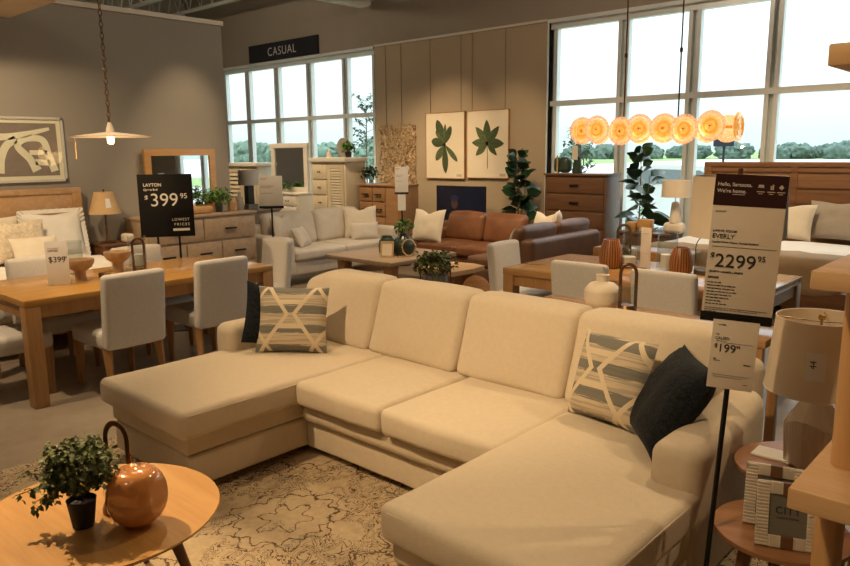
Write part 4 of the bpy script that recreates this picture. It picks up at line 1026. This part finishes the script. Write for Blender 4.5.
def leafy_pot(name, loc, label, potmat, r_, ph, n, rad, hz, L, wd, seed, lm='leafC'):
    t = thing(name, loc, 0, label, 'plant')
    MB().lathe([(r_*.8, 0), (r_, ph), (r_*.9, ph), (r_*.88, ph*.85), (0, ph*.85)], seg=24).build('pot', potmat, t)
    m, st = leafy(None, n, rad, ph+hz*.7, hz, L, wd, seed); m.build('foliage', M[lm], t, smooth=0); st.build('stems', M['stem'], t)
DX = XL+.30
leafy_pot('potted_fern', (DX, 5.03, 1.0005), 'leafy fern in a dark pot at the right end of the oak dresser', M['slate'], .05, .11, 110, .14, .09, .07, .018, 8)
tag(MB().lathe([(.055, 0), (.062, .02), (.062, .11), (.035, .17), (.03, .17), (.03, .15), (0, .15)], seg=6).build('faceted_vase', M['bowl'], smooth=0, loc=(DX+.04, 5.20, 1.0005)), 'faceted light wood vase on the oak dresser', 'vase')
tag(MB().lathe([(.05, 0), (.055, .05), (.04, .16), (.022, .19), (.02, .24), (.016, .24), (0, .22)], seg=20).build('stone_vase', M['stone'], loc=(DX-.02, 5.35, 1.0005)), 'grey stone vase beside the faceted wooden one', 'vase')
tag(MB().soft((0, 0, .045), (.13, .34, .09), .03, 6).build('wooden_box', M['oakx'], loc=(DX+.05, 4.72, 1.0005)), 'low light wood box lying on the oak dresser by the mirror', 'box')
t = thing('table_lamp', (-8.95, 6.10, .9205), 0, 'dark slate column lamp with pale square shade beyond the left wall', 'lamp')
MB().box((0, 0, .04), (.19, .17, .08), .005).build('base', M['stone'], t); MB().box((0, 0, .21), (.10, .10, .26), .004).build('column', M['slate'], t); MB().cyl((0, 0, .33), (0, 0, .36), .01).build('neck', M['brass'], t)
MB().lathe([(.15, .35), (.145, .56), (.142, .56), (.147, .35)], seg=32, cap=False).build('lamp_shade', M['linenshade'] if 'linenshade' in M else M['paper2'], t)
tag(MB().lathe([(.06, 0), (.07, .03), (.068, .12), (.05, .125), (0, .11)], seg=20).build('brown_pot', M['walnut'], loc=(-8.88, 6.36, .9205)), 'small brown pot beside the slate column lamp', 'pot')
# black 399 sign
def sign399():
    t = thing('price_sign', (-6.62, 3.56, 0), R(57), 'large black price sign reading 399 behind the left dining table', 'price sign')
    w, z0, z1 = .50, .925, 1.53
    for x in (-.10, .10): MB().cyl((x, .012, .01), (x, .012, 1.3), .011, seg=10).build('pole', M['black'], t)
    MB().box((0, 0, (z0+z1)/2), (w, .012, z1-z0), .002).build('board', M['blacksign'], t); MB().span(-.16, .16, -.13, .15, 0, .01).build('base', M['black'], t)
    y = -.0068; Q = M['whiteprint']
    text('LAYTON', .042, Q, t, (-.20, y, z1-.115), bold=.001); text('Queen Bed', .028, Q, t, (-.20, y, z1-.155), bold=.0008)
    text('$', .065, Q, t, (-.195, y, z1-.245), bold=.001); text('399', .176, Q, t, (-.148, y, z1-.305), bold=0); text('95', .070, Q, t, (.130, y, z1-.235), bold=0)
    text('LOWEST', .036, Q, t, (.205, y, z0+.155), 'RIGHT', space=1.25); text('PRICES', .036, Q, t, (.205, y, z0+.107), 'RIGHT', space=1.4)
    MB().box((.125, y, z0+.068), (.155, .001, .024)).build('white_bar', Q, t, smooth=0)
sign399()
# ------------------------------------------------------------------ white bedroom group at the left window
def grid_price(loc, rz, w, z0, z1, label, second=None):
    t = thing('price_sign_stand', loc, rz, label, 'price sign')
    MB().cyl((0, .012, .01), (0, .012, z1-.1), .011, seg=10).build('pole', M['black'], t); MB().lathe([(.13, 0), (.13, .01), (0, .012)], (0, .012, 0), 24).build('base', M['black'], t)
    MB().box((0, 0, (z0+z1)/2), (w, .006, z1-z0), .001).build('card', M['paper2'], t); MB().box((0, .003, z0), (w+.01, .014, .03)).build('card_clamp', M['black'], t)
    r = MB(); rn = random.Random(7)
    for zz, q in ((.93, .3), (.88, .22), (.68, .55), (.63, .42), (.45, .5)): r.box((-w*.42+w*q/2, -.0036, z0+(z1-z0)*zz), (w*q, .001, .008))
    r.build('small_print', M['greyprint'], t, smooth=0)
    if second: MB().box((0, -.004, z0-.02-second/2), (w*.6, .005, second)).build('small_card', M['paper2'], t)
    return t
grid_price((-7.02, 5.08, 0), R(46), .27, 1.10, 1.46, 'white price card on a black stand in front of the white dresser')
grid_price((-7.72, 7.98, 0), R(40), .20, 1.10, 1.50, 'white double price card on a stand before the oak drawer chest', .24)
t = chest('dresser', (-11.52, 8.75, 0), 0, 1.12, .46, .97, [(1, 1), (1, 1), (1, 1), (1, 1)], M['whitefurn'], 'white painted dresser with dark knobs near the left window', 'dresser', handle='knob', hw=.12)
t = thing('dresser_mirror', (-11.50, 8.80, .97), 0, 'tall white framed mirror standing on the white dresser', 'mirror')
MB().span(-.56, .56, -.03, .02, 0, .1).span(-.58, .58, -.04, .02, .84, .93, .005).span(-.56, -.45, -.03, .02, .1, .84).span(.45, .56, -.03, .02, .1, .84).build('frame', M['whitefurn'], t)
MB().span(-.452, .452, -.012, 0, .098, .842).build('mirror_glass', M['mirror'], t, smooth=0)
leafy_pot('potted_fern', (-11.45, 8.62, .9705), 'small green plant in front of the white framed mirror', M['white'], .04, .06, 60, .10, .07, .05, .03, 9)
def louvers(mb, x0, x1, z0, z1, y, n):
    for i in range(n): mb.box(((x0+x1)/2, y, z0+(i+.5)*(z1-z0)/n), (x1-x0, .008, (z1-z0)/n*.8), rot=(R(-28), 0, 0))
    return mb
t = thing('louvered_armoire', (-10.06, 8.76, 0), 0, 'cream armoire with four drawers and a louvered door beside the left window', 'armoire')
MB().span(-.46, .46, -.23, .25, .06, 1.55, .004).build('body', M['whitewash'], t); MB().span(-.50, .50, -.27, .27, 1.55, 1.63, .012).build('cornice', M['whitefurn'], t); MB().span(-.47, .47, -.24, .25, 0, .06).build('plinth', M['whitewash'], t)
for i in range(5):
    z = 1.50-.275*i; d = MB().span(-.42, -.04, -.245, -.228, z-.25, z, .004).build('drawer', M['whitewash'], t)
    for q in (-.26, -.21): MB().soft((q, -.255, z-.12), (.025, .02, .025), .009, 3).build('knob', M['black'], d)
d = MB().span(0, .07, -.25, -.228, .12, 1.50).span(.36, .42, -.25, -.228, .12, 1.50).span(.07, .36, -.25, -.228, 1.44, 1.50).span(.07, .36, -.25, -.228, .12, .19)
louvers(d, .07, .36, .19, 1.44, -.24, 26); d = d.build('louvered_door', M['whitewash'], t, smooth=0); MB().soft((.015, -.262, .72), (.025, .02, .025), .009, 3).build('knob', M['black'], d)
t = thing('shutter_cabinet', (-12.80, 8.78, 0), 0, 'cream cabinet with shutter doors at the left end of the window', 'cabinet')
MB().span(-.52, .52, -.2, .22, 0, 1.46, .004).build('body', M['whitewash'], t); MB().span(-.56, .56, -.25, .24, 1.46, 1.53, .01).build('cornice', M['whitefurn'], t)
for x0 in (-.49, .02):
    d = MB().span(x0, x0+.06, -.22, -.2, .1, 1.4).span(x0+.41, x0+.47, -.22, -.2, .1, 1.4).span(x0+.06, x0+.41, -.22, -.2, 1.34, 1.4).span(x0+.06, x0+.41, -.22, -.2, .1, .16)
    louvers(d, x0+.06, x0+.41, .16, 1.34, -.21, 14).build('shutter_door', M['whitewash'], t, smooth=0)
leafy_pot('potted_plant', (-9.72, 8.72, 1.6305), 'small green plant in a black pot on top of the louvered armoire', M['pot'], .06, .10, 60, .12, .09, .06, .035, 12)
t = tag(MB().cyl((0, -.02, .17), (0, .02, .17), .17, seg=36).box((0, .03, .03), (.12, .08, .06), .005).build('round_decor_disc', M['stone'], loc=(-9.93, 8.80, 1.6305)), 'round grey decorative disc on the louvered armoire', 'decoration')
tag(MB().lathe([(.05, 0), (.04, .06), (.015, .12), (.02, .15), (0, .16)], seg=14).build('small_figurine', M['ceramic'], loc=(-10.2, 8.68, 1.6305)), 'small pale figurine at the left of the armoire top', 'figurine')
# oak chest with things
chest('drawer_chest', (-9.03, 9.0, 0), 0, 1.0, .46, 1.17, [(1, 1), (1, 1), (1, 1), (1, 1)], M['ashx'], 'brown oak drawer chest below the woven wall hanging', 'chest of drawers', hw=.15, door=.34)
leafy_pot('potted_plant', (-9.45, 8.95, 1.1705), 'dark sprig of leaves in a glass pot on the brown oak chest', M['cglass'], .07, .13, 60, .14, .08, .07, .035, 14, 'leafB')
t = thing('ring_sculpture', (-8.72, 8.9, 1.1705), 0, 'wooden ring sculpture on a block on the brown oak chest', 'sculpture')
MB().box((0, 0, .05), (.20, .08, .10), .005).build('block', M['bowl'], t); MB().tube([(.10*math.cos(2*PI*i/28), 0, .21+.10*math.sin(2*PI*i/28)) for i in range(28)], .028, 8, closed=True).build('ring', M['bowl'], t)
# hanging woven piece + art
t = thing('woven_wall_hanging', (-9.72, YW-.032, 1.12), 0, 'shaggy dried fibre wall hanging on the panel wall', 'wall hanging')
m = MB(); rn = random.Random(5)
m.span(-.46, .46, -.012, 0, .02, 1.06)
for i in range(1500):
    a = rn.uniform(0, 2*PI); m.leaf((rn.uniform(-.47, .47), -.012, rn.uniform(0, 1.08)), (math.cos(a), -.5-rn.random()*.6, math.sin(a)), .055, .026, nrm=rn.uniform(-1, 1), droop=0, seg=2)
m.build('fibre_mat', M['weave'], t, smooth=0)
MB().cyl((-.28, -.01, 1.05), (-.28, -.01, 2.54), .003, seg=5).cyl((.12, -.01, 1.05), (.12, -.01, 2.54), .003, seg=5).build('hanging_wire', M['black'], t)
def art(cx, w, z0, z1, label, leaves, stem, blunt=False):
    t = thing('botanical_canvas', (cx, YW-.034, z0), 0, label, 'picture'); h = z1-z0
    MB().span(-w/2, w/2, -.035, 0, 0, h).build('canvas', M['art'], t, smooth=0)
    e_ = .012
    MB().span(-w/2-e_, w/2+e_, -.04, 0, -e_, 0).span(-w/2-e_, w/2+e_, -.04, 0, h, h+e_).span(-w/2-e_, -w/2, -.04, 0, 0, h).span(w/2, w/2+e_, -.04, 0, 0, h).build('frame', M['oakz'], t, smooth=0)
    k = MB()
    cxy = Vector((.0, .50*h+.02))
    for i, (ang, r0, L, wd) in enumerate(leaves):
        L += r0*.8; r0 *= .2; a = R(ang); d = Vector((math.cos(a), math.sin(a))); n = Vector((-d.y, d.x)); pts = []
        for s_ in (1, -1):
            rr = range(0, 13) if s_ > 0 else range(12, -1, -1)
            for j in rr:
                u = j/12; ww = (wd/2*math.sin(PI*u**1.25)**.62 if blunt else wd/2*math.sin(PI*u**.85)**.85) if 0 < u < 1 else 0
                p = cxy+d*(r0+L*u)+n*ww*s_; pts.append((p.x, p.y))
        yy = -.0362-.0004*i
        idx = len(k.v); k.add([(x, yy, z) for x, z in pts], [list(range(len(pts)))[::-1]], None, i % 2)
        p0, p1 = cxy+d*r0*.5, cxy+d*(r0+L*.9); k.tube([(p0.x, yy-.0003, p0.y), (p1.x, yy-.0003, p1.y)], .0035, 4, mi=2)
    k.tube([(cxy.x, -.037, cxy.y), (cxy.x+.01, -.037, cxy.y-stem)], .005, 5, mi=2)
    k.lathe([(.0, .003), (.028, .003)], (cxy.x, -.0385, cxy.y), 10, M=Matrix.Rotation(PI/2, 4, 'X'), mi=2)
    k.build('leaf_print', [M['print_green'], M['print_green2'], M['print_brown']], t, smooth=0)
    MB().span(w/2-.17, w/2-.05, -.0365, -.0355, .025, .07).build('signature_stamp', M['greyprint'], t, smooth=0)
    MB().cyl((-w*.4, -.01, h), (-w*.4, -.01, 3.66-z0), .0025, seg=5).cyl((w*.4, -.01, h), (w*.4, -.01, 3.66-z0), .0025, seg=5).build('hanging_wire', M['black'], t)
art(-8.53, .88, 1.25, 2.38, 'framed botanical canvas with paddle shaped leaves, left of the pair', [(113, .03, .44, .17), (88, .03, .33, .07), (65, .05, .30, .13), (132, .05, .27, .08), (168, .03, .29, .16), (233, .05, .30, .14), (272, .05, .45, .14), (315, .05, .37, .10)], .06, True)
art(-7.59, .86, 1.27, 2.38, 'framed botanical canvas with palmate leaf, right of the pair', [(92, .05, .34, .16), (132, .07, .30, .14), (48, .07, .30, .14), (178, .05, .28, .14), (358, .05, .30, .16), (220, .07, .25, .13), (315, .07, .22, .10)], .42)
# TV on a stand behind the sofa
t = thing('television', (-7.87, 9.55, .52), 0, 'flat television behind the brown leather sofa showing a dark scene', 'television')
MB().span(-.53, .53, 0, .04, .03, .62, .004).build('case', M['black'], t)
def tvm():
    m, nt, b = nmat('dark screen'); v = coords(nt); b.inputs['Base Color'].default_value = (.01, .012, .02, 1); b.inputs['Roughness'].default_value = .25
    n = tnoise(nt, v, 2.2, 3); nt.links.new(ramp(nt, n, [(.4, (.003, .004, .010)), (.62, (.008, .010, .022)), (.75, (.02, .02, .035))]), b.inputs['Emission Color']); b.inputs['Emission Strength'].default_value = .4; return m
MB().span(-.515, .515, -.003, 0, .05, .605).build('screen', tvm(), t, smooth=0)
M['screenface'] = emit('dim screen figure', (.035, .014, .010), .8); M['screenhair'] = emit('dim screen hair', (.006, .008, .02), .8)
def oval(cx, cz, a, b_, y): return MB().add([(cx+a*math.cos(2*PI*i/28), y, cz+b_*math.sin(2*PI*i/28)) for i in range(28)], [list(range(28))])
sc_ = oval(-.12, .33, .075, .10, -.0038).build('screen_image', M['screenface'], t, smooth=0); oval(-.12, .41, .09, .055, -.0042).build('screen_image', M['screenhair'], t, smooth=0)
MB().span(-.2, .2, -.03, .09, 0, .012).span(-.04, .04, .012, .03, .01, .05).build('stand', M['black'], t, smooth=0)
t = thing('media_console', (-7.87, 9.58, 0), 0, 'low walnut media console behind the brown leather sofa', 'console')
MB().span(-.8, .8, -.2, .2, .08, .519, .004).build('body', M['walnut'], t); 
for x in (-.4, .4): MB().span(x-.37, x+.37, -.212, -.2, .11, .49, .003).build('door', M['walnut'], t)
for a in (-.75, .75):
    for b in (-.15, .15): MB().box((a, b, .04), (.05, .05, .08)).build('leg', M['walnut'], t)
# CASUAL sign
t = thing('department_sign', (-13.14, YW-.002, 3.71), 0, 'black CASUAL department sign on the wall above the left window', 'sign')
MB().span(-1.2, 1.2, -.04, 0, 0, .36).build('sign_board', M['navysign'], t, smooth=0)
text('CASUAL', .25, M['whiteprint'], t, (.0, -.042, .09), 'CENTER', sx=1.0, space=1.12, bold=-.002)
# ------------------------------------------------------------------ beige sofa (faces +X)
def lounge(name, loc, rz, W_, D_, sh, ah, bh, mat, label, ncush, armw=.16, backw=.2, leg=.13, mats=None, la=True, ra=True):
    t = thing(name, loc, rz, label, 'sofa')   # faces -Y locally, back at +Y
    def S_(x0, x1, y0, y1, z0, z1, r=.04, n=8, puff=(0, 0, 0), nm='part', m=mat, sh_=None):
        return MB().soft(((x0+x1)/2, (y0+y1)/2, (z0+z1)/2), (x1-x0, y1-y0, z1-z0), r, n, puff, (0, 0, 0), .004, x0, shape=sh_).build(nm, m, t)
    S_(-W_/2, W_/2, -D_/2+.03, D_/2, leg, sh-.14, .03, nm='base')
    xa = -W_/2+(armw if la else 0); xb = W_/2-(armw if ra else 0)
    if la: S_(-W_/2, -W_/2+armw, -D_/2, D_/2, leg, ah, .05, nm='arm')
    if ra: S_(W_/2-armw, W_/2, -D_/2, D_/2, leg, ah, .05, nm='arm')
    S_(-W_/2, W_/2, D_/2-backw, D_/2, leg, bh-.14, .06, nm='back_frame')
    cw = (xb-xa)/ncush
    def lean(o, u): o.y += .05*(u[2]+1); return o
    for i in range(ncush):
        S_(xa+cw*i+.003, xa+cw*(i+1)-.003, -D_/2-.01, D_/2-backw, sh-.14, sh, .045, 8, (0, 0, .015), 'seat_cushion')
        S_(xa+cw*i+.005, xa+cw*(i+1)-.005, D_/2-backw-.20, D_/2-backw-.03, sh-.01, bh, .07, 8, (0, .04, .02), 'back_cushion', sh_=lean)
    for a in (-1, 1):
        for b in (-1, 1): MB().box((a*(W_/2-.08), b*(D_/2-.08), leg/2+.004), (.045, .045, leg), .004).build('leg', M['black'], t)
    return t
lounge('sofa', (-8.02, 6.68, 0), R(90), 2.08, .98, .46, .64, .90, M['beige'], 'beige upholstered sofa facing the square coffee table', 2)
def lp(x, y, z, w, h, rz, lean, mat, label, chop=.08, th=.15, seed=1, ry=0): return pillow('throw_pillow', (x, y, z), (R(-lean), ry, rz), w, h, th, mat, label, 'pillow', None, chop, seed)
lp(-7.92, 7.33, .465, .52, .48, R(62), 16, M['cream_pillow'], 'cream pillow standing in the right corner of the beige sofa', .10)
lp(-7.72, 7.22, .465, .46, .26, R(70), 20, M['grey_pillow2'] if 'grey_pillow2' in M else M['beige'], 'small beige lumbar pillow with a tag on the beige sofa', 0, .12, 4)
lp(-8.02, 6.05, .465, .50, .46, R(112), 16, M['beige'], 'beige pillow standing in the left corner of the beige sofa', .12, .15, 6)
lp(-7.80, 6.20, .465, .38, .30, R(120), 30, M['beige'], 'smaller beige pillow slumped at the left end of the beige sofa', .0, .13, 8)
# brown leather sofa: main section and return, with the corner at the right far end
lounge('leather_sofa', (-6.42, 8.05, 0), 0, 1.54, .98, .45, .60, .84, M['leather'], 'tan leather sofa section facing the coffee table, below the television', 2, ra=False)
lounge('leather_sofa', (-5.145, 7.75, 0), R(-90), 1.58, .98, .44, .76, .84, M['leather2'], 'brown leather sofa return with its back to the dining table', 2, la=False, ra=False)
lp(-6.90, 7.60, .455, .52, .48, R(8), 18, M['cream_pillow'], 'white pillow with a folded top at the left end of the leather sofa', .13, .16, 3)
lp(-5.36, 8.20, .455, .50, .46, R(-20), 14, M['cream_pillow'], 'cream pillow in the far corner of the leather sofa', .10, .15, 5)
lp(-5.10, 8.05, .455, .50, .50, R(-60), 10, M['cream_pillow'], 'cream pillow peeking above the return of the leather sofa', .10, .15, 6)
lp(-5.22, 7.30, .455, .36, .34, R(-50), 18, M['grey_pillow'], 'small olive taupe pillow on the leather sofa return', .1, .13, 7)
# square coffee table and set
t = thing('square_coffee_table', (-6.60, 6.60, 0), 0, 'large square wooden coffee table between the beige and leather sofas', 'coffee table')
MB().box((0, 0, .405), (1.22, 1.20, .05), .004).build('tabletop', M['ashx2'] if 'ashx2' in M else M['ash'], t)
for a in (-1, 1):
    for b in (-1, 1): MB().box((a*.42, b*.42, .19), (.14, .14, .38), .004, taper=.72).build('leg', M['ashx'], t)
def vasegreen(loc, r_, h, label, neck=.4):
    return tag(MB().lathe([(r_*.7, 0), (r_*.95, h*.15), (r_, h*.5), (r_*.9, h*.75), (r_*neck, h*.92), (r_*neck, h), (r_*neck*.8, h), (0, h*.9)], seg=28).build('green_vase', M['green_glaze'], loc=loc), label, 'vase')
vasegreen((-6.50, 6.44, .4305), .11, .25, 'squat dark green vase on the square coffee table, left one', .6)
t = thing('green_vase', (-6.34, 6.58, .4305), 0, 'round dark green vase holding a leafy sprig on the square coffee table', 'vase')
MB().lathe([(.10, 0), (.135, .05), (.145, .13), (.12, .20), (.05, .26), (.045, .28), (.035, .28), (0, .25)], seg=28).build('body', M['green_glaze'], t)
m, st = leafy(None, 26, .07, .36, .06, .06, .04, 21); m.build('leaf_sprig', M['leafC'], t, smooth=0)
t = thing('bead_garland', (-6.19, 6.52, .4305), R(30), 'string of pale wooden beads draped by the round green vase', 'bead garland'); m = MB()
for i in range(26):
    a = 2*PI*i/26; m.soft((.085*math.cos(a), -.02, .115+.10*math.sin(a)), (.022, .022, .022), .0109, 3)
for i in range(6): m.soft((-.02-.02*i, -.05-.012*i, .012), (.022, .022, .022), .0109, 3)
m.build('beads', M['bead'], t)
t = thing('small_photo_frame', (-6.37, 6.30, .4325), R(30), 'small cream photo frame leaning before the green vases', 'picture frame'); t.rotation_euler = (R(-14), 0, R(30))
MB().span(-.085, .085, -.008, .008, 0, .02).span(-.085, .085, -.008, .008, .18, .20).span(-.085, -.062, -.008, .008, .02, .18).span(.062, .085, -.008, .008, .02, .18).build('frame', M['bead'], t, smooth=0); MB().span(-.062, .062, -.002, .002, .02, .18).build('photo_insert', M['art'], t, smooth=0)
# live edge table, stump bowl, planter
t = thing('live_edge_bench', (-5.22, 6.25, 0), 0, 'low live edge wooden bench beside the leather sofa return', 'bench')
MB().prism([(-.32, -.3), (-.05, -.36), (.22, -.30), (.24, 0), (.20, .28), (0, .34), (-.28, .30), (-.36, .02)], .38, .43).build('seat_slab', M['pine'], t, smooth=0)
for y in (-.2, .2): MB().span(-.2, .12, y-.04, y+.04, .002, .378, .004).build('leg', M['oakz'], t)
t = thing('wood_stump', (-4.62, 5.87, 0), R(43), 'sawn teak stump with its burl face tilted up', 'stool')
MB().lathe([(.15, 0), (.17, .1), (.15, .24), (.13, .25)], seg=24).build('trunk', M['walnut'], t)
MB().lathe([(0, .02), (.13, .02), (.148, .01), (.15, -.01), (.14, -.03), (.12, -.05), (0, -.05)], (0, 0, .30), 28, cap=False, M=Matrix.Rotation(R(62), 4, 'X')).build('burl_face', M['burlwood'], t)
t = thing('wire_planter', (-4.70, 5.32, .0), R(30), 'leafy plant in a wire planter with arched handle on a tall stool', 'plant')
m, st = leafy(None, 190, .17, .62, .11, .055, .028, 31); m.build('foliage', M['leafA2'] if 'leafA2' in M else M['leafA'], t, smooth=0); st.build('stems', M['stem'], t)
MB().lathe([(.10, .38), (.12, .40), (.125, .52), (.115, .52), (0, .50)], seg=24).build('planter_pot', M['stone'], t)
MB().tube([(-.15, 0, .37), (-.15, 0, .6)]+[(-.15*math.cos(PI*i/12), 0, .6+.12*math.sin(PI*i/12)) for i in range(1, 12)]+[(.15, 0, .6), (.15, 0, .37)], .007, 6).build('handle', M['basket'], t)
w_ = MB()
for i in range(16): a = 2*PI*i/16; w_.cyl((.15*math.cos(a), .15*math.sin(a), .37), (.15*math.cos(a), .15*math.sin(a), .54), .003, seg=5)
w_.lathe([(.15, .355), (.15, .37), (0, .37)], seg=24).build('wire_cage', M['basket'], t)
MB().lathe([(.15, 0), (.15, .02), (.02, .03), (.02, .355), (.0, .355)], seg=20).build('stand', M['basket'], t)
# ------------------------------------------------------------------ figs
def fig(loc, h, label, seed, n, spread):
    t = thing('fiddle_leaf_fig', loc, 0, label, 'plant'); rn = random.Random(seed); m = MB(); st = MB()
    MB().lathe([(.13, 0), (.16, .26), (.17, .27), (.15, .27), (.14, .24), (0, .24)], seg=28).build('pot', M['pot'], t)
    st.tube([(0, 0, .2), (.02, 0, h*.6), (0, .02, h)], [.012, .010, .005], 8); st.tube([(.01, 0, h*.35), (.10, .03, h*.55), (.13, .03, h*.8)], [.008, .007, .004], 8)
    for i in range(n):
        f = i/n; z = h*(.42+.56*f); a = i*2.4+rn.uniform(-.4, .4); b = (0, 0) if i % 3 else (.11, .03)
        if z > h*.8: b = (0, 0)
        d = Vector((math.cos(a), math.sin(a), rn.uniform(-.1, .5)+.9*f)); p = Vector((b[0], b[1], z)); q = p+d.normalized()*.05
        L = spread*rn.uniform(.75, 1.1)*(1-.3*f)
        st.cyl(p, q, .003, seg=5); m.leaf(q, d, L, L*.78, fold=.15, droop=.25, seg=7, nrm=rn.choice((-1, 1))*rn.uniform(.3, 1.2))
    m.build('leaves', M['leafB'], t, smooth=30); st.build('stem', M['stem'], t); return t
fig((-6.62, 9.45, 0), 1.66, 'fiddle leaf fig between the canvases and the tall brown chest', 3, 62, .30)
fig((-4.58, 9.42, 0), 1.72, 'fiddle leaf fig in front of the right window', 5, 38, .29)
fig((-10.25-.02+.85, 9.62, 0), 1.08, 'small fiddle leaf fig between the armoire and the oak chest', 8, 14, .26)
# tall chest by right window
chest('drawer_chest', (-5.47, 9.42, 0), 0, 1.0, .42, 1.385, [(1,), (1,), (1,), (1,), (1,)], M['walnut2'] if 'walnut2' in M else M['walnut'], 'tall dark walnut chest of drawers at the right window', 'chest of drawers', handle='cup', hw=.15)
t = thing('round_green_vase', (-5.80, 9.36, 1.3855), 0, 'dark green round vase with a pale handle on the tall chest', 'vase')
MB().soft((-.04, 0, .12), (.12, .12, .23), .058, 6).soft((.08, 0, .12), (.20, .16, .235), .075, 6).build('body', M['green_glaze'], t); MB().box((.0, -.09, .13), (.02, .01, .25)).build('handle', M['bead'], t)
t = thing('green_pitcher', (-5.52, 9.36, 1.3855), 0, 'dark green pitcher with a price tag on the tall chest', 'pitcher')
MB().lathe([(.07, 0), (.075, .03), (.055, .16), (.05, .24), (.045, .24), (0, .22)], seg=24).build('body', M['green_glaze'], t)
MB().tube([(.05, 0, .22), (.10, 0, .2), (.10, 0, .12), (.062, 0, .08)], .009, 8).build('handle', M['green_glaze'], t); MB().box((-.01, -.06, .29), (.09, .003, .20)).build('price_tag', M['paper'], t)
tag(MB().box((0, 0, .008), (.40, .24, .016), .003).build('wooden_tray', M['oakz'], loc=(-5.05, 9.3, 1.3855)), 'thin wooden board on the right end of the tall chest', 'tray') if 0 else None
# ------------------------------------------------------------------ bed 2
t = bed((-2.70, 9.78, 0), 0, 2.2, 2.1, 1.545, 0, 'chestnut wood bed with white bedding by the right window', M['cherry'])
m = MB()
for i in range(4): m.span(-1.05, 1.05, -.086, -.078, 1.42-.19*i, 1.43-.19*i)
m.build('plank_groove', M['walnut'], t, smooth=0)
MB().soft((0, -1.09, .46), (2.0, 1.94, .26), .08, 12, (0, 0, .01), wob=.01).build('mattress', M['white_linen'], t)
MB().soft((0, -1.34, .46), (2.08, 1.55, .36), .10, 16, (0, 0, .02), wob=.025, seed=6).build('duvet', M['white_linen'], t)
MB().soft((0, -1.86, .47), (2.11, .56, .375), .10, 14, (0, 0, .01), wob=.02, seed=8).build('throw_blanket', M['tanthrow'] if 'tanthrow' in M else M['cream_pillow'], t)
B2 = .655
pillow('bed_pillow', (-2.66, 9.20, B2), (R(-18), R(2), R(0)), .66, .44, .17, M['cream_pillow'], 'cream pillow on the chestnut bed just right of the price sign', 'pillow', None, .10, 11)
pillow('bed_pillow', (-2.14, 9.40, B2), (R(-14), 0, R(-4)), .62, .46, .17, M['grey_pillow'], 'taupe pillow propped behind the cream one on the chestnut bed', 'pillow', None, .04, 12)
pillow('bed_pillow', (-3.3, 9.40, B2), (R(-14), 0, R(0)), .64, .44, .17, M['white_linen'], 'white pillow on the window side of the chestnut bed hidden by the lamps', 'pillow', None, .04, 13) if 0 else None
t = thing('footboard_bench', (-3.35, 7.10, 0), 0, 'pale upholstered bench at the foot of the chestnut bed', 'bench')
MB().span(-.52, .52, -.18, .18, .47, .70, .02, seg=3).build('seat', M['tanbench'] if 'tanbench' in M else M['oaklight'], t)
for a in (-1, 1):
    for b in (-1, 1): MB().box((a*.47, b*.13, .235), (.06, .06, .47), .003).build('leg', M['oakz'], t)
chest('nightstand', (-4.20, 9.0, 0), 0, .70, .42, .66, [(1,), (1,)], M['walnut'], 'dark walnut nightstand left of the chestnut bed', 'nightstand')
t = drum_lamp('table_lamp', (-3.86, 8.96, .6605), .17, .175, .21, .46, 'small white tapered lamp with cream drum shade on the nightstand', M['shade'])
MB().soft((0, 0, .07), (.26, .15, .14), .05, 5).build('foot', M['ceramic'], t); MB().lathe([(.07, .14), (.045, .38), (.03, .40), (0, .40)], seg=20).cyl((0, 0, .4), (0, 0, .64), .006, seg=6).build('base', M['ceramic'], t)
for x, w_, lab in ((-4.42, .14, 'light wood block at the left of the nightstand top'), (-4.24, .19, 'light wood cube with a round hole beside the small lamp')):
    o = MB().box((0, 0, w_*.42), (w_, .12, w_*.84), .012).cyl((0, -.064, w_*.42), (0, -.058, w_*.42), w_*.25).build('wood_block', M['oaklight'], loc=(x, 8.94, .6605)); tag(o, lab, 'block')
# ------------------------------------------------------------------ unseen ceiling spots and their added fixtures
tr = {}
for i, (x, y, z, ax, ay, az, wt, cone, bl, col) in enumerate(SPOTS):
    t = thing('unseen_spot', (x, y, z), 0, 'unseen round black ceiling spot on a drop rod, placed for its light', 'ceiling light', 'ceiling spots')
    d = (Vector((ax, ay, az))-Vector((x, y, z))).normalized(); rot = d.to_track_quat('-Z', 'Y').to_matrix().to_4x4()
    MB().lathe([(.055, 0), (.06, .01), (.06, .16), (.03, .19), (0, .19)], seg=20, cap=False, M=rot).build('lamp_can', M['black'], t)
    MB().cyl((0, 0, .15), (0, 0, ZC-z-.001), .012, seg=8).build('drop_rod', M['black'], t)
    l = bpy.data.lights.new('spot_beam', 'SPOT'); l.energy = wt; l.spot_size = R(cone); l.spot_blend = bl; l.color = col; l.shadow_soft_size = .045
    lo = bpy.data.objects.new('spot_beam', l); COL.objects.link(lo); lo.parent = t; lo.rotation_mode = 'QUATERNION'; lo.rotation_quaternion = d.to_track_quat('-Z', 'Y'); lo.location = d*.02

for i, (x, y, z, wt) in enumerate(FILL_LAMPS):  # added ambient fill, out of view
    t = thing('unseen_fill_lamp', (x, y, z), 0, 'unseen round white lamp added to fill the upper walls with light', 'ceiling light', 'unseen fill lamps')
    MB().lathe([(.05, .16), (.16, .10), (.17, .06), (.16, .055), (.05, .15)], seg=28, cap=False).build('reflector', M['white'], t)
    MB().cyl((0, 0, .15), (0, 0, ZC-z-.001), .012, seg=8).build('drop_rod', M['black'], t)
    l = bpy.data.lights.new('fill_glow', 'POINT'); l.energy = wt; l.color = (1, .80, .58); l.shadow_soft_size = .12
    lo = bpy.data.objects.new('fill_glow', l); COL.objects.link(lo); lo.parent = t; lo.location = (0, 0, -.1)
